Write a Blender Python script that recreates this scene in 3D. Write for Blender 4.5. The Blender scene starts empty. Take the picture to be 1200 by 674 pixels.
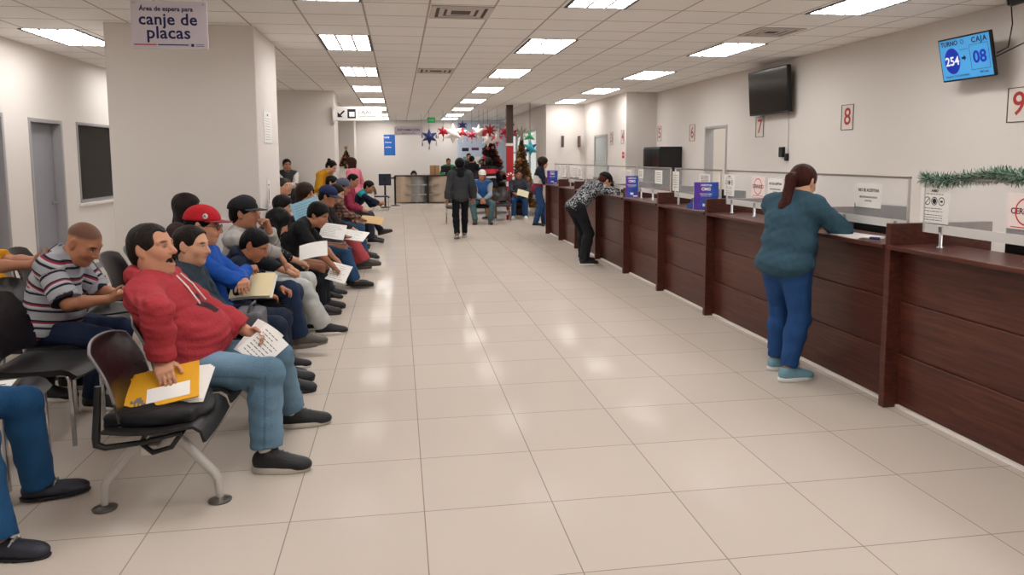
import bpy, bmesh, math, random
import numpy as np
from mathutils import Vector, Matrix
random.seed(7); np.random.seed(7)
SC = bpy.context.scene
COL = SC.collection
PI = math.pi
def V3(*a): return np.array(a, dtype=float)
def nrm(v):
    v = np.asarray(v, float); n = np.linalg.norm(v)
    return v / n if n > 1e-9 else v
def lin(c):
    if isinstance(c, str):
        c = c.lstrip('#'); c = [int(c[i:i+2], 16) / 255 for i in (0, 2, 4)]
    return tuple(((x / 12.92) if x <= .04045 else ((x + .055) / 1.055) ** 2.4) for x in c[:3])
# ------------------------------------------------------------------ materials
MATS = {}
def nt(m):
    m.use_nodes = True
    return m.node_tree.nodes, m.node_tree.links
def mat(name, color='#808080', rough=.5, metal=0, spec=.5, noise=0, nscale=8, bump=0, bscale=60, emit=None, estr=0, alpha=1, trans=0, ior=1.45, stretch=None, coat=0):
    if name in MATS: return MATS[name]
    m = bpy.data.materials.new(name); N, L = nt(m)
    b = N['Principled BSDF']; c = lin(color)
    b.inputs['Base Color'].default_value = (*c, 1)
    b.inputs['Roughness'].default_value = rough
    b.inputs['Metallic'].default_value = metal
    b.inputs['Specular IOR Level'].default_value = spec
    b.inputs['IOR'].default_value = ior
    b.inputs['Transmission Weight'].default_value = trans
    b.inputs['Alpha'].default_value = alpha
    b.inputs['Coat Weight'].default_value = coat
    if emit:
        b.inputs['Emission Color'].default_value = (*lin(emit), 1); b.inputs['Emission Strength'].default_value = estr
    tc = N.new('ShaderNodeTexCoord'); src = tc.outputs['Object']
    if stretch:
        mp = N.new('ShaderNodeMapping'); mp.inputs['Scale'].default_value = stretch
        L.new(src, mp.inputs['Vector']); src = mp.outputs['Vector']
    if noise:
        n = N.new('ShaderNodeTexNoise'); n.inputs['Scale'].default_value = nscale; n.inputs['Detail'].default_value = 6
        L.new(src, n.inputs['Vector'])
        mx = N.new('ShaderNodeMix'); mx.data_type = 'RGBA'
        mx.inputs[6].default_value = (*[x * (1 - noise) for x in c], 1); mx.inputs[7].default_value = (*[min(1, x * (1 + noise)) for x in c], 1)
        L.new(n.outputs['Fac'], mx.inputs[0]); L.new(mx.outputs[2], b.inputs['Base Color'])
    if bump:
        n2 = N.new('ShaderNodeTexNoise'); n2.inputs['Scale'].default_value = bscale; n2.inputs['Detail'].default_value = 4
        L.new(src, n2.inputs['Vector'])
        bp = N.new('ShaderNodeBump'); bp.inputs['Strength'].default_value = bump; bp.inputs['Distance'].default_value = .01
        L.new(n2.outputs['Fac'], bp.inputs['Height']); L.new(bp.outputs['Normal'], b.inputs['Normal'])
    MATS[name] = m
    return m
def attr_mat(name, rough=.6, bump=.3, bscale=25, stretch=(1, 1, 1), spec=.3, sheen=0, noise=.12, nscale=12):
    """base colour from the mesh's own 'Col' attribute (colours of the thing itself)"""
    if name in MATS: return MATS[name]
    m = bpy.data.materials.new(name); N, L = nt(m); b = N['Principled BSDF']
    b.inputs['Roughness'].default_value = rough; b.inputs['Specular IOR Level'].default_value = spec
    b.inputs['Sheen Weight'].default_value = sheen
    a = N.new('ShaderNodeAttribute'); a.attribute_name = 'Col'
    tc = N.new('ShaderNodeTexCoord'); mp = N.new('ShaderNodeMapping'); mp.inputs['Scale'].default_value = stretch
    L.new(tc.outputs['Object'], mp.inputs['Vector'])
    n = N.new('ShaderNodeTexNoise'); n.inputs['Scale'].default_value = nscale; n.inputs['Detail'].default_value = 5
    L.new(mp.outputs['Vector'], n.inputs['Vector'])
    mr = N.new('ShaderNodeMapRange'); mr.inputs['To Min'].default_value = 1 - noise; mr.inputs['To Max'].default_value = 1 + noise
    L.new(n.outputs['Fac'], mr.inputs['Value'])
    vm = N.new('ShaderNodeVectorMath'); vm.operation = 'SCALE'
    L.new(a.outputs['Color'], vm.inputs[0]); L.new(mr.outputs['Result'], vm.inputs['Scale'])
    L.new(vm.outputs['Vector'], b.inputs['Base Color'])
    if bump:
        n2 = N.new('ShaderNodeTexNoise'); n2.inputs['Scale'].default_value = bscale; n2.inputs['Detail'].default_value = 5
        L.new(mp.outputs['Vector'], n2.inputs['Vector'])
        bp = N.new('ShaderNodeBump'); bp.inputs['Strength'].default_value = bump; bp.inputs['Distance'].default_value = .012
        L.new(n2.outputs['Fac'], bp.inputs['Height']); L.new(bp.outputs['Normal'], b.inputs['Normal'])
    MATS[name] = m
    return m
def ramp(N, stops, interp='LINEAR'):
    r = N.new('ShaderNodeValToRGB'); r.color_ramp.interpolation = interp
    e = r.color_ramp.elements
    while len(e) > 1: e.remove(e[-1])
    for i, (p, c) in enumerate(stops):
        el = e[0] if i == 0 else e.new(p)
        el.position = p; el.color = (*lin(c), 1)
    return r
# ------------------------------------------------------------------ mesh builder
class MB:
    def __init__(s): s.v = []; s.f = []; s.mi = []; s.sm = []
    def add(s, vs, fs, mi=0, smooth=False):
        o = len(s.v); s.v += [tuple(map(float, p)) for p in vs]
        for f in fs: s.f.append(tuple(i + o for i in f)); s.mi.append(mi); s.sm.append(smooth)
        return s
    def bm(s, b, mi=0, smooth=False, M=None):
        if M is not None: b.transform(M)
        b.verts.index_update()
        s.add([v.co[:] for v in b.verts], [[v.index for v in f.verts] for f in b.faces], mi, smooth); b.free(); return s
    def box(s, c, d, mi=0, bev=0, M=None, seg=2):
        b = bmesh.new(); bmesh.ops.create_cube(b, size=1)
        bmesh.ops.scale(b, vec=d, verts=b.verts)
        if bev: bmesh.ops.bevel(b, geom=list(b.edges), offset=min(bev, min(d) * .49), segments=seg, profile=.5, affect='EDGES')
        T = Matrix.Translation(Vector(c))
        return s.bm(b, mi, False, (T @ M) if M is not None else T)
    def b2(s, lo, hi, mi=0, bev=0):
        return s.box([(a + b) / 2 for a, b in zip(lo, hi)], [abs(b - a) for a, b in zip(lo, hi)], mi, bev)
    def tube(s, pts, r, n=10, mi=0, caps=True, closed=False):
        pts = [np.array(p, float) for p in pts]; m = len(pts)
        rs = r if hasattr(r, '__len__') else [r] * m
        rings = []; up = None
        for i in range(m):
            if closed: t = nrm(pts[(i + 1) % m] - pts[i - 1])
            else: t = nrm(pts[min(i + 1, m - 1)] - pts[max(i - 1, 0)])
            if up is None:
                up = nrm(np.cross(t, V3(0, 0, 1) if abs(t[2]) < .9 else V3(1, 0, 0)))
            up = nrm(up - t * np.dot(up, t)); w = np.cross(t, up)
            rings.append([pts[i] + rs[i] * (math.cos(2 * PI * k / n) * up + math.sin(2 * PI * k / n) * w) for k in range(n)])
        vs = [p for R in rings for p in R]; fs = []
        for i in range(m if closed else m - 1):
            j = (i + 1) % m
            for k in range(n): fs.append((i * n + k, i * n + (k + 1) % n, j * n + (k + 1) % n, j * n + k))
        s.add(vs, fs, mi, True)
        if caps and not closed:
            s.add(rings[0], [tuple(range(n))[::-1]], mi); s.add(rings[-1], [tuple(range(n))], mi)
        return s
    def lathe(s, prof, c=(0, 0, 0), n=20, mi=0, M=None):
        vs = []; fs = []; m = len(prof)
        for (r, z) in prof:
            for k in range(n): vs.append((r * math.cos(2 * PI * k / n), r * math.sin(2 * PI * k / n), z))
        for i in range(m - 1):
            for k in range(n): fs.append((i * n + k, i * n + (k + 1) % n, (i + 1) * n + (k + 1) % n, (i + 1) * n + k))
        if prof[0][0] > 1e-4: fs.append(tuple(range(n))[::-1])
        if prof[-1][0] > 1e-4: fs.append(tuple((m - 1) * n + k for k in range(n)))
        if M is not None: vs = [(M @ Vector(p))[:] for p in vs]
        return s.add([(p[0] + c[0], p[1] + c[1], p[2] + c[2]) for p in vs], fs, mi, True)
    def cyl(s, a, b, r, n=16, mi=0, r2=None): return s.tube([a, b], [r, r if r2 is None else r2], n, mi)
    def ball(s, c, r, mi=0, u=14, v=10):
        r = r if hasattr(r, '__len__') else (r, r, r)
        b = bmesh.new(); bmesh.ops.create_uvsphere(b, u_segments=u, v_segments=v, radius=1)
        bmesh.ops.scale(b, vec=r, verts=b.verts)
        return s.bm(b, mi, True, Matrix.Translation(Vector(c)))
    def prism(s, poly, axis, a, b, mi=0):
        """poly: 2-D points; extruded from a to b along axis (0,1,2)"""
        def P(p, t):
            q = list(p); q.insert(axis, t); return q
        n = len(poly); vs = [P(p, a) for p in poly] + [P(p, b) for p in poly]
        fs = [tuple(range(n)), tuple(range(n, 2 * n))[::-1]] + [(i, (i + 1) % n, n + (i + 1) % n, n + i)[::-1] for i in range(n)]
        return s.add(vs, fs, mi)
    def sheet(s, grid, th, mi=0, smooth=True):
        """grid[i][j] points -> a thin closed sheet with real thickness th (along local normal)"""
        G = np.array(grid, float); n, m, _ = G.shape
        du = np.gradient(G, axis=0); dv = np.gradient(G, axis=1)
        nn = np.cross(du, dv); nn /= np.maximum(np.linalg.norm(nn, axis=2, keepdims=True), 1e-9)
        A = (G + nn * th / 2).reshape(-1, 3); B = (G - nn * th / 2).reshape(-1, 3); k = n * m; fs = []
        for i in range(n - 1):
            for j in range(m - 1):
                a = i * m + j; fs.append((a, a + m, a + m + 1, a + 1)); fs.append((k + a, k + a + 1, k + a + m + 1, k + a + m))
        s.add(np.vstack([A, B]), fs, mi, smooth)
        es = []
        loop = [(i, 0) for i in range(n)] + [(n - 1, j) for j in range(1, m)] + [(i, m - 1) for i in range(n - 2, -1, -1)] + [(0, j) for j in range(m - 2, 0, -1)]
        ids = [i * m + j for i, j in loop]
        lv = [A[q] for q in ids] + [B[q] for q in ids]; q = len(ids)
        return s.add(lv, [(i, (i + 1) % q, q + (i + 1) % q, q + i) for i in range(q)], mi)
    def build(s, name, mats, parent=None, loc=None, rotz=0, label=None):
        me = bpy.data.meshes.new(name)
        me.from_pydata(s.v, [], s.f)
        ms = mats if isinstance(mats, (list, tuple)) else [mats]
        for m in ms: me.materials.append(m)
        me.polygons.foreach_set('material_index', s.mi); me.polygons.foreach_set('use_smooth', s.sm)
        b = bmesh.new(); b.from_mesh(me); bmesh.ops.recalc_face_normals(b, faces=b.faces); b.to_mesh(me); b.free()
        me.update()
        o = bpy.data.objects.new(name, me); COL.objects.link(o)
        if parent is not None: o.parent = parent
        if loc is not None: o.location = loc
        o.rotation_euler.z = rotz
        if label: o['label'] = label
        return o
def tag(o, label=None, cat=None, group=None, kind=None):
    if label: o['label'] = label
    if cat: o['category'] = cat
    if group: o['group'] = group
    if kind: o['kind'] = kind
    return o
def thing(name, label, cat, loc=(0, 0, 0), rotz=0, group=None):
    o = bpy.data.objects.new(name, None); COL.objects.link(o); o.empty_display_size = .1
    o.location = loc; o.rotation_euler.z = rotz
    return tag(o, label, cat, group)
def struct(name, mb, mats, label=None):
    o = mb.build(name, mats); o['kind'] = 'structure'
    if label: o['label'] = label
    return o
def copy_tree(o, parent=None):
    c = o.copy(); COL.objects.link(c)
    if parent is not None: c.parent = parent
    for ch in list(o.children): copy_tree(ch, c)
    return c
FONT = None
def text(s, size, M, material, parent=None, name='lettering', ext=.0006, align='CENTER', bold=0, sx=1, space=1):
    cu = bpy.data.curves.new(name, 'FONT'); cu.body = s; cu.size = size; cu.align_x = align; cu.align_y = 'CENTER'
    cu.extrude = ext; cu.offset = bold; cu.resolution_u = 3; cu.space_character = space
    t = bpy.data.objects.new('tmp', cu); COL.objects.link(t)
    dg = bpy.context.evaluated_depsgraph_get()
    me = bpy.data.meshes.new_from_object(t.evaluated_get(dg)); bpy.data.objects.remove(t); bpy.data.curves.remove(cu)
    me.transform(M @ Matrix.Diagonal((sx, 1, 1, 1)))
    me.materials.clear(); me.materials.append(material); me.name = name
    o = bpy.data.objects.new(name, me); COL.objects.link(o)
    if parent is not None: o.parent = parent
    return o
def face(origin, right, up):
    """matrix whose local x/y run along right/up, at origin (text or flat art faces right x up)"""
    r = Vector(right).normalized(); u = Vector(up).normalized(); n = r.cross(u)
    M = Matrix((r, u, n)).transposed().to_4x4(); M.translation = Vector(origin); return M
# ------------------------------------------------------------------ implicit surfaces
class SDF:
    def __init__(s): s.p = []
    def cap(s, a, b, ra, rb=None, k=.02, fa=False, fb=False, op='+'):
        s.p.append((op, 'cap', np.array(a, float), np.array(b, float), ra, ra if rb is None else rb, fa, fb, k)); return s
    def ell(s, c, r, R=None, k=.02, op='+'):
        s.p.append((op, 'ell', np.array(c, float), np.array(r, float), np.eye(3) if R is None else np.array(R), k)); return s
    def box(s, c, h, R=None, r=.005, k=.01, op='+'):
        s.p.append((op, 'box', np.array(c, float), np.array(h, float), np.eye(3) if R is None else np.array(R), r, k)); return s
    def cut(s, p, n): s.p.append(('cut', np.array(p, float), nrm(n))); return s
    @staticmethod
    def bb(q):
        if q[1] == 'cap':
            a, b, r = q[2], q[3], max(q[4], q[5]); return np.minimum(a, b) - r, np.maximum(a, b) + r
        if q[1] == 'ell':
            e = np.abs(q[4].T) @ q[3]; return q[2] - e, q[2] + e
        e = np.abs(q[4].T) @ (q[3]); return q[2] - e - q[5], q[2] + e + q[5]
    @staticmethod
    def dist(q, X, Y, Z):
        if q[1] == 'cap':
            a, b, ra, rb, fa, fb = q[2:8]; ba = b - a; L2 = max(ba @ ba, 1e-12)
            t = ((X - a[0]) * ba[0] + (Y - a[1]) * ba[1] + (Z - a[2]) * ba[2]) / L2
            h = np.clip(t, 0, 1)
            d = np.sqrt((X - a[0] - ba[0] * h) ** 2 + (Y - a[1] - ba[1] * h) ** 2 + (Z - a[2] - ba[2] * h) ** 2) - (ra + (rb - ra) * h)
            L = math.sqrt(L2)
            if fb: d = np.maximum(d, (t - 1) * L)
            if fa: d = np.maximum(d, -t * L)
            return d
        c, R = q[2], q[4]
        x, y, z = X - c[0], Y - c[1], Z - c[2]
        u = [R[i][0] * x + R[i][1] * y + R[i][2] * z for i in range(3)]
        if q[1] == 'ell':
            r = q[3]
            k0 = np.sqrt((u[0] / r[0]) ** 2 + (u[1] / r[1]) ** 2 + (u[2] / r[2]) ** 2)
            k1 = np.sqrt((u[0] / r[0] ** 2) ** 2 + (u[1] / r[1] ** 2) ** 2 + (u[2] / r[2] ** 2) ** 2)
            return np.where(k1 > 1e-6, k0 * (k0 - 1) / np.maximum(k1, 1e-6), -min(r))
        h = q[3]; w = [np.abs(u[i]) - h[i] for i in range(3)]
        return np.sqrt(np.maximum(w[0], 0) ** 2 + np.maximum(w[1], 0) ** 2 + np.maximum(w[2], 0) ** 2) + np.minimum(np.maximum(np.maximum(w[0], w[1]), w[2]), 0) - q[5]
    def grid(s, vox):
        los, his = zip(*[s.bb(q) for q in s.p if q[0] == '+'])
        lo = np.min(los, axis=0) - 3 * vox; hi = np.max(his, axis=0) + 3 * vox
        n = np.ceil((hi - lo) / vox).astype(int) + 1
        ax = [(lo[i] + vox * np.arange(n[i])).astype(np.float32) for i in range(3)]
        D = np.full(n, 1.0, np.float32)
        for q in s.p:
            if q[0] == 'cut':
                c, nn = q[1], q[2]
                D = np.maximum(D, ((ax[0] - c[0]) * nn[0])[:, None, None] + ((ax[1] - c[1]) * nn[1])[None, :, None] + ((ax[2] - c[2]) * nn[2])[None, None, :]); continue
            k = q[-1]; a, b = s.bb(q); m = k + 2 * vox
            i0 = np.maximum(np.floor((a - m - lo) / vox).astype(int), 0); i1 = np.minimum(np.ceil((b + m - lo) / vox).astype(int) + 1, n)
            if np.any(i1 <= i0): continue
            sl = tuple(slice(i0[i], i1[i]) for i in range(3))
            d = s.dist(q, ax[0][sl[0]][:, None, None], ax[1][sl[1]][None, :, None], ax[2][sl[2]][None, None, :]).astype(np.float32)
            e = D[sl]
            if q[0] == '+':
                if k > 0:
                    hh = np.maximum(k - np.abs(e - d), 0) / k; D[sl] = np.minimum(e, d) - hh * hh * k * .25
                else: D[sl] = np.minimum(e, d)
            else:
                d = -d
                if k > 0:
                    hh = np.maximum(k - np.abs(e - d), 0) / k; D[sl] = np.maximum(e, d) + hh * hh * k * .25
                else: D[sl] = np.maximum(e, d)
        return lo, D
    def mesh(s, vox):
        lo, D = s.grid(vox)
        S = D < 0
        A = S[:-1, :-1, :-1]; anyc = A.copy(); allc = A.copy(); offs = []
        for dx in (0, 1):
            for dy in (0, 1):
                for dz in (0, 1):
                    offs.append((dx, dy, dz))
                    B = S[dx:S.shape[0] - 1 + dx, dy:S.shape[1] - 1 + dy, dz:S.shape[2] - 1 + dz]
                    anyc |= B; allc &= B
        I = np.argwhere(anyc & ~allc)
        vid = np.full(A.shape, -1, np.int32); vid[I[:, 0], I[:, 1], I[:, 2]] = np.arange(len(I))
        cv = np.stack([D[I[:, 0] + o[0], I[:, 1] + o[1], I[:, 2] + o[2]] for o in offs], 1)
        acc = np.zeros((len(I), 3)); cnt = np.zeros(len(I))
        for a in range(8):
            for b in range(a + 1, 8):
                oa, ob = np.array(offs[a]), np.array(offs[b])
                if np.abs(oa - ob).sum() != 1: continue
                m = (cv[:, a] < 0) != (cv[:, b] < 0)
                t = cv[m, a] / (cv[m, a] - cv[m, b])
                acc[m] += oa + (ob - oa) * t[:, None]; cnt[m] += 1
        V = lo + vox * (I + acc / cnt[:, None])
        F = []
        for ax_ in range(3):
            sl0 = [slice(None)] * 3; sl1 = [slice(None)] * 3
            sl0[ax_] = slice(0, -1); sl1[ax_] = slice(1, None)
            c = S[tuple(sl0)] != S[tuple(sl1)]
            E = np.argwhere(c); o1, o2 = [(1, 2), (2, 0), (0, 1)][ax_]
            ok = (E[:, o1] > 0) & (E[:, o2] > 0) & (E[:, o1] < S.shape[o1] - 1) & (E[:, o2] < S.shape[o2] - 1)
            E = E[ok]
            ins = S[E[:, 0], E[:, 1], E[:, 2]]
            def at(d1, d2):
                Q = E.copy(); Q[:, o1] -= d1; Q[:, o2] -= d2; return vid[Q[:, 0], Q[:, 1], Q[:, 2]]
            q = np.stack([at(1, 1), at(0, 1), at(0, 0), at(1, 0)], 1)
            q[~ins] = q[~ins][:, ::-1]
            F.append(q)
        F = np.vstack(F); F = F[(F >= 0).all(1)]
        return V, F
def np_mesh(name, Vv, F, material, parent=None, col=None, extra=None):
    me = bpy.data.meshes.new(name); n = len(Vv); m = len(F)
    me.vertices.add(n); me.vertices.foreach_set('co', np.ascontiguousarray(Vv, np.float32).ravel())
    me.loops.add(m * 4); me.loops.foreach_set('vertex_index', np.ascontiguousarray(F, np.int32).ravel())
    me.polygons.add(m); me.polygons.foreach_set('loop_start', np.arange(0, 4 * m, 4, dtype=np.int32)); me.polygons.foreach_set('loop_total', np.full(m, 4, np.int32))
    me.polygons.foreach_set('use_smooth', np.ones(m, bool))
    me.update(calc_edges=True)
    if col is not None:
        a = me.attributes.new('Col', 'FLOAT_COLOR', 'POINT'); a.data.foreach_set('color', np.hstack([col, np.ones((n, 1))]).astype(np.float32).ravel())
    for k, arr in (extra or {}).items():
        a = me.attributes.new(k, 'FLOAT', 'POINT'); a.data.foreach_set('value', np.asarray(arr, np.float32))
    me.materials.append(material)
    o = bpy.data.objects.new(name, me); COL.objects.link(o)
    if parent is not None: o.parent = parent
    return o
def vnormals(V, F):
    n = np.zeros_like(V); a = np.cross(V[F[:, 2]] - V[F[:, 0]], V[F[:, 3]] - V[F[:, 1]])
    for i in range(4): np.add.at(n, F[:, i], a)
    return n / np.maximum(np.linalg.norm(n, axis=1, keepdims=True), 1e-9)
# ------------------------------------------------------------------ people
VX = 1.0          # global voxel multiplier
def Rfrom(f, l):
    """rows forward, left, up"""
    f = nrm(f); l = nrm(np.asarray(l) - f * np.dot(f, l)); return np.array([f, l, np.cross(f, l)])
def ik(a, t, l1, l2, pole):
    d = t - a; L = np.linalg.norm(d); mx = (l1 + l2) * .998
    if L > mx: t = a + d / L * mx; d = t - a; L = mx
    L = max(L, abs(l1 - l2) + .02); u = d / max(np.linalg.norm(d), 1e-6)
    x = (l1 * l1 - l2 * l2 + L * L) / (2 * L); h = math.sqrt(max(l1 * l1 - x * x, 0))
    p = np.asarray(pole, float); p = nrm(p - u * np.dot(p, u))
    return a + u * x + p * h, a + u * L
def rotv(v, ax, ang):
    ax = nrm(ax); return v * math.cos(ang) + np.cross(ax, v) * math.sin(ang) + ax * np.dot(ax, v) * (1 - math.cos(ang))
class Skel: pass
def skeleton(p):
    k = Skel(); s = p.get('s', 1.0); k.s = s; sit = p.get('sit', True)
    b = p.get('bulk', 1.0); k.b = b; k.fat = p.get('fat', 0.0); k.w = p.get('sw', 1.0)
    hz = p.get('seat', .45) + .085 * s if sit else p.get('hz', .91 * s)
    k.P = V3(p.get('px', 0), 0, hz)
    a1 = math.radians(p.get('lean', -12)); a2 = a1 + math.radians(p.get('curl', 10)); sd = math.radians(p.get('side', 0))
    def ud(a): return nrm(V3(math.sin(a), math.sin(sd), math.cos(a)))
    tw = math.radians(p.get('twist', 0))
    k.u1 = ud(a1); k.l1 = nrm(V3(-math.sin(tw / 2), math.cos(tw / 2), 0)); k.l1 = nrm(k.l1 - k.u1 * (k.l1 @ k.u1)); k.f1 = np.cross(k.l1, k.u1)
    k.u2 = ud(a2); k.l2 = V3(-math.sin(tw), math.cos(tw), 0); k.l2 = nrm(k.l2 - k.u2 * (k.l2 @ k.u2)); k.f2 = np.cross(k.l2, k.u2)
    k.R1 = np.array([k.f1, k.l1, k.u1]); k.R2 = np.array([k.f2, k.l2, k.u2])
    k.C = k.P + .27 * s * k.u1; k.N = k.C + .235 * s * k.u2
    k.S = {'L': k.C + (.17 * k.u2 + .178 * k.w * k.l2 - .01 * k.f2) * s, 'R': k.C + (.17 * k.u2 - .178 * k.w * k.l2 - .01 * k.f2) * s}
    an = a2 + math.radians(p.get('neck', 8))
    hy, hp, hr = [math.radians(x) for x in p.get('head', (0, 0, 0))]
    un = nrm(V3(math.sin(an), math.sin(sd), math.cos(an)))
    hs = p.get('hs', 1.04) * (1 if s > .9 else .95); k.hs = hs
    f = V3(math.cos(hy + tw) * math.cos(hp), math.sin(hy + tw) * math.cos(hp), -math.sin(hp)); l = V3(-math.sin(hy + tw), math.cos(hy + tw), 0)
    up = np.cross(f, l); l = l * math.cos(hr) + up * math.sin(hr)
    k.RH = Rfrom(f, l); k.H = k.N + un * .095 * s + (k.RH[2] * .045 + k.RH[0] * .015) * hs
    # arms
    k.E = {}; k.W = {}; k.hand = {}
    for sd_, sg in (('L', 1), ('R', -1)):
        t = np.array(p.get('h' + sd_, (.30, sg * .16, hz + .10)), float)
        pole = p.get('e' + sd_, (-.5, sg * .8, -.5))
        e, w = ik(k.S[sd_], t, .285 * s, .25 * s, pole); k.E[sd_] = e; k.W[sd_] = w
        fd = nrm(w - e); hd = p.get('d' + sd_); hd = fd if hd is None else nrm(np.array(hd, float))
        pn = p.get('n' + sd_, (0.2, -sg * .3, -1)); pn = nrm(np.array(pn, float) - hd * np.dot(pn, hd))
        k.hand[sd_] = (w, hd, pn, p.get('c' + sd_, .45), sg)
    # legs
    k.J = {}; k.K = {}; k.A = {}; k.foot = {}
    for sd_, sg in (('L', 1), ('R', -1)):
        k.J[sd_] = k.P + (sg * .088 * k.l1) * s
        ft = p.get('f' + sd_, ((.46, sg * .12, 0) if sit else (.0, sg * .10, 0)))
        yaw = math.radians(ft[3] if len(ft) > 3 else sg * 8); pit = math.radians(ft[4] if len(ft) > 4 else 0); rol = math.radians(ft[5] if len(ft) > 5 else 0)
        fw = V3(math.cos(yaw) * math.cos(pit), math.sin(yaw) * math.cos(pit), -math.sin(pit)); lf = V3(-math.sin(yaw), math.cos(yaw), 0)
        up = np.cross(fw, lf); lf = lf * math.cos(rol) + up * math.sin(rol); RF = Rfrom(fw, lf)
        sole = V3(ft[0], ft[1], ft[2]); A = sole + RF[2] * .085 * s - RF[0] * .0
        kn, an_ = ik(k.J[sd_], A, .42 * s, .405 * s, p.get('k' + sd_, (1, sg * .12, .6)))
        A = an_
        k.K[sd_] = kn; k.A[sd_] = A; k.foot[sd_] = (A - RF[2] * .085 * s, RF)
    return k
def torso(S, k, g, kk=.05):
    s, b, ft = k.s, k.b, k.fat
    def e(c, r, R): S.ell(c, [(x + g / s) * s for x in r], R, kk * s)
    e(k.P + (.02 * k.u1) * s, (.105 * b + ft * .35, .155 * b + ft * .4, .12), k.R1)
    e(k.P + (-.045 * k.f1 - .01 * k.u1) * s, (.10 * b, .145 * b + ft * .3, .10), k.R1)
    e(k.P + (.16 * k.u1 + .005 * k.f1) * s, (.098 * b + ft * .5, .132 * b + ft * .55, .13), k.R1)
    if ft > 0: e(k.P + (.13 * k.u1 + (.045 + ft * .75) * k.f1) * s, (.085 + ft * .75, .12 + ft * .7, .13 + ft * .3), k.R1)
    e(k.C + (.055 * k.u2 + .008 * k.f2) * s, (.108 * b + ft * .22, .15 * b * k.w + ft * .25, .165), k.R2)
    if k.bust:
        for sg in (1, -1): S.ell(k.C + (.05 * k.u2 + (.085) * k.f2 + sg * .07 * k.l2) * s, [(x + g / s) * s for x in (.055, .065, .065)], k.R2, .04)
    r = .056 * b * s + g
    S.cap(k.S['L'] - k.l2 * .03 * s, k.S['R'] + k.l2 * .03 * s, r, r, kk * s)
    for sd in 'LR': S.cap(k.N - k.u2 * .01 * s, k.S[sd] + (k.u2 * .012) * s, .05 * s * b + g, .042 * s * b + g, kk * s)
def arm(S, k, sd, g, t0=0., t1=1., kk=.025, fe=False, loose=0):
    """t: 0 shoulder .. 1 elbow .. 2 wrist"""
    s, b = k.s, k.b; a, e, w = k.S[sd], k.E[sd], k.W[sd]
    S.ell(a + (k.u2 * .0 - nrm(a - e) * .015) * s, [(.06 * b * s + g)] * 3, None, kk)
    ru, rm, re, rf, rw = [x * s * b for x in (.054, .05, .041, .040, .027)]
    if t1 <= 1:
        S.cap(a, a + (e - a) * t1, ru + g, ru + (re - ru) * t1 + g + loose, kk, fb=fe)
    else:
        S.cap(a, e, ru + g, re + g, kk)
        q = e + (w - e) * min(t1 - 1, .35); S.cap(e, q, re + g, rf * 1.03 + g, kk)
        if t1 > 1.35: S.cap(q, e + (w - e) * (t1 - 1), rf * 1.03 + g, rf + (rw - rf) * (t1 - 1.35) / .65 + g + loose, kk, fb=fe)
def leg(S, k, sd, g, t1=2., kk=.03, fe=False, loose=0):
    s, b = k.s, k.b; j, n, a = k.J[sd], k.K[sd], k.A[sd]
    f = k.fat
    S.cap(j - (n - j) * .02, n, (.086 * b + f * .12) * s + g, .058 * b * s + g, kk * 1.5)
    S.ell(n, [.057 * b * s + g] * 3, None, kk)
    back = nrm(np.cross(np.cross(a - n, n - j), a - n)) if np.linalg.norm(np.cross(a - n, n - j)) > 1e-4 else V3(-1, 0, 0)
    if back @ (n - j) > 0: back = -back
    m = n + (a - n) * .3 + back * .012 * s
    S.cap(n, m, .053 * b * s + g, .057 * b * s + g + loose * .3, kk)
    e = n + (a - n) * (t1 - 1)
    S.cap(m, e, .057 * b * s + g + loose * .3, (.057 + (.036 - .057) * max(0, (t1 - 1.3) / .7)) * b * s + g + loose, kk, fb=fe)
def hand(S, k, sd, vox):
    w, d, n, c, sg = k.hand[sd]; s = k.s * .98
    side = np.cross(n, d) * sg      # towards the thumb
    # palm
    R = np.array([d, side, n]); pc = w + d * .052 * s
    S.cap(w - d * .02 * s, w + d * .02 * s, .026 * s, .026 * s, .02)
    S.ell(pc, (.052 * s, .041 * s, .017 * s), R, .012)
    S.box(pc + d * .008 * s, (.034 * s, .032 * s, .006 * s), R, .009 * s, .012)
    rr = max(.0086 * s, vox * .95)
    cl = c if isinstance(c, (tuple, list)) else (c,) * 5
    for i, (o, L) in enumerate(((.030, .072), (.0105, .080), (-.0095, .074), (-.0285, .058))):
        q = w + d * (.088 - abs(i - 1.2) * .004) * s + side * o * s
        dd = nrm(d + side * (o * 1.6)); segs = (.45, .31, .24); ci = cl[i + 1]
        ang = 0
        for j, sg_ in enumerate(segs):
            ang = math.radians((62, 78, 50)[j] * ci)
            ax = np.cross(dd, n); dd = rotv(dd, ax, ang) if np.linalg.norm(ax) > 1e-5 else dd
            n_ = n; e = q + dd * L * sg_ * s
            S.cap(q, e, rr * (1.06 - .08 * j), rr * (.98 - .09 * j), .006); q = e
            n = nrm(n - dd * (n @ dd)) if np.linalg.norm(n - dd * (n @ dd)) > .15 else nrm(rotv(n_, ax, ang))
        n = k.hand[sd][2]
    ct = cl[0]
    q = w + (d * .028 + side * .030) * s; d1 = nrm(side * (.85 - .4 * ct) + d * .62 + n * (.25 + .6 * ct))
    e = q + d1 * .036 * s; S.cap(q - d1 * .012 * s, e, rr * 1.5, rr * 1.2, .012)
    d2 = nrm(d1 * .6 + d * .75 - side * .35 * ct + n * .15); e2 = e + d2 * .03 * s; S.cap(e, e2, rr * 1.15, rr * 1.05, .006)
    d3 = nrm(d2 + d * .2 - side * .3 * ct); S.cap(e2, e2 + d3 * .024 * s, rr * 1.05, rr * .85, .006)
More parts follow.
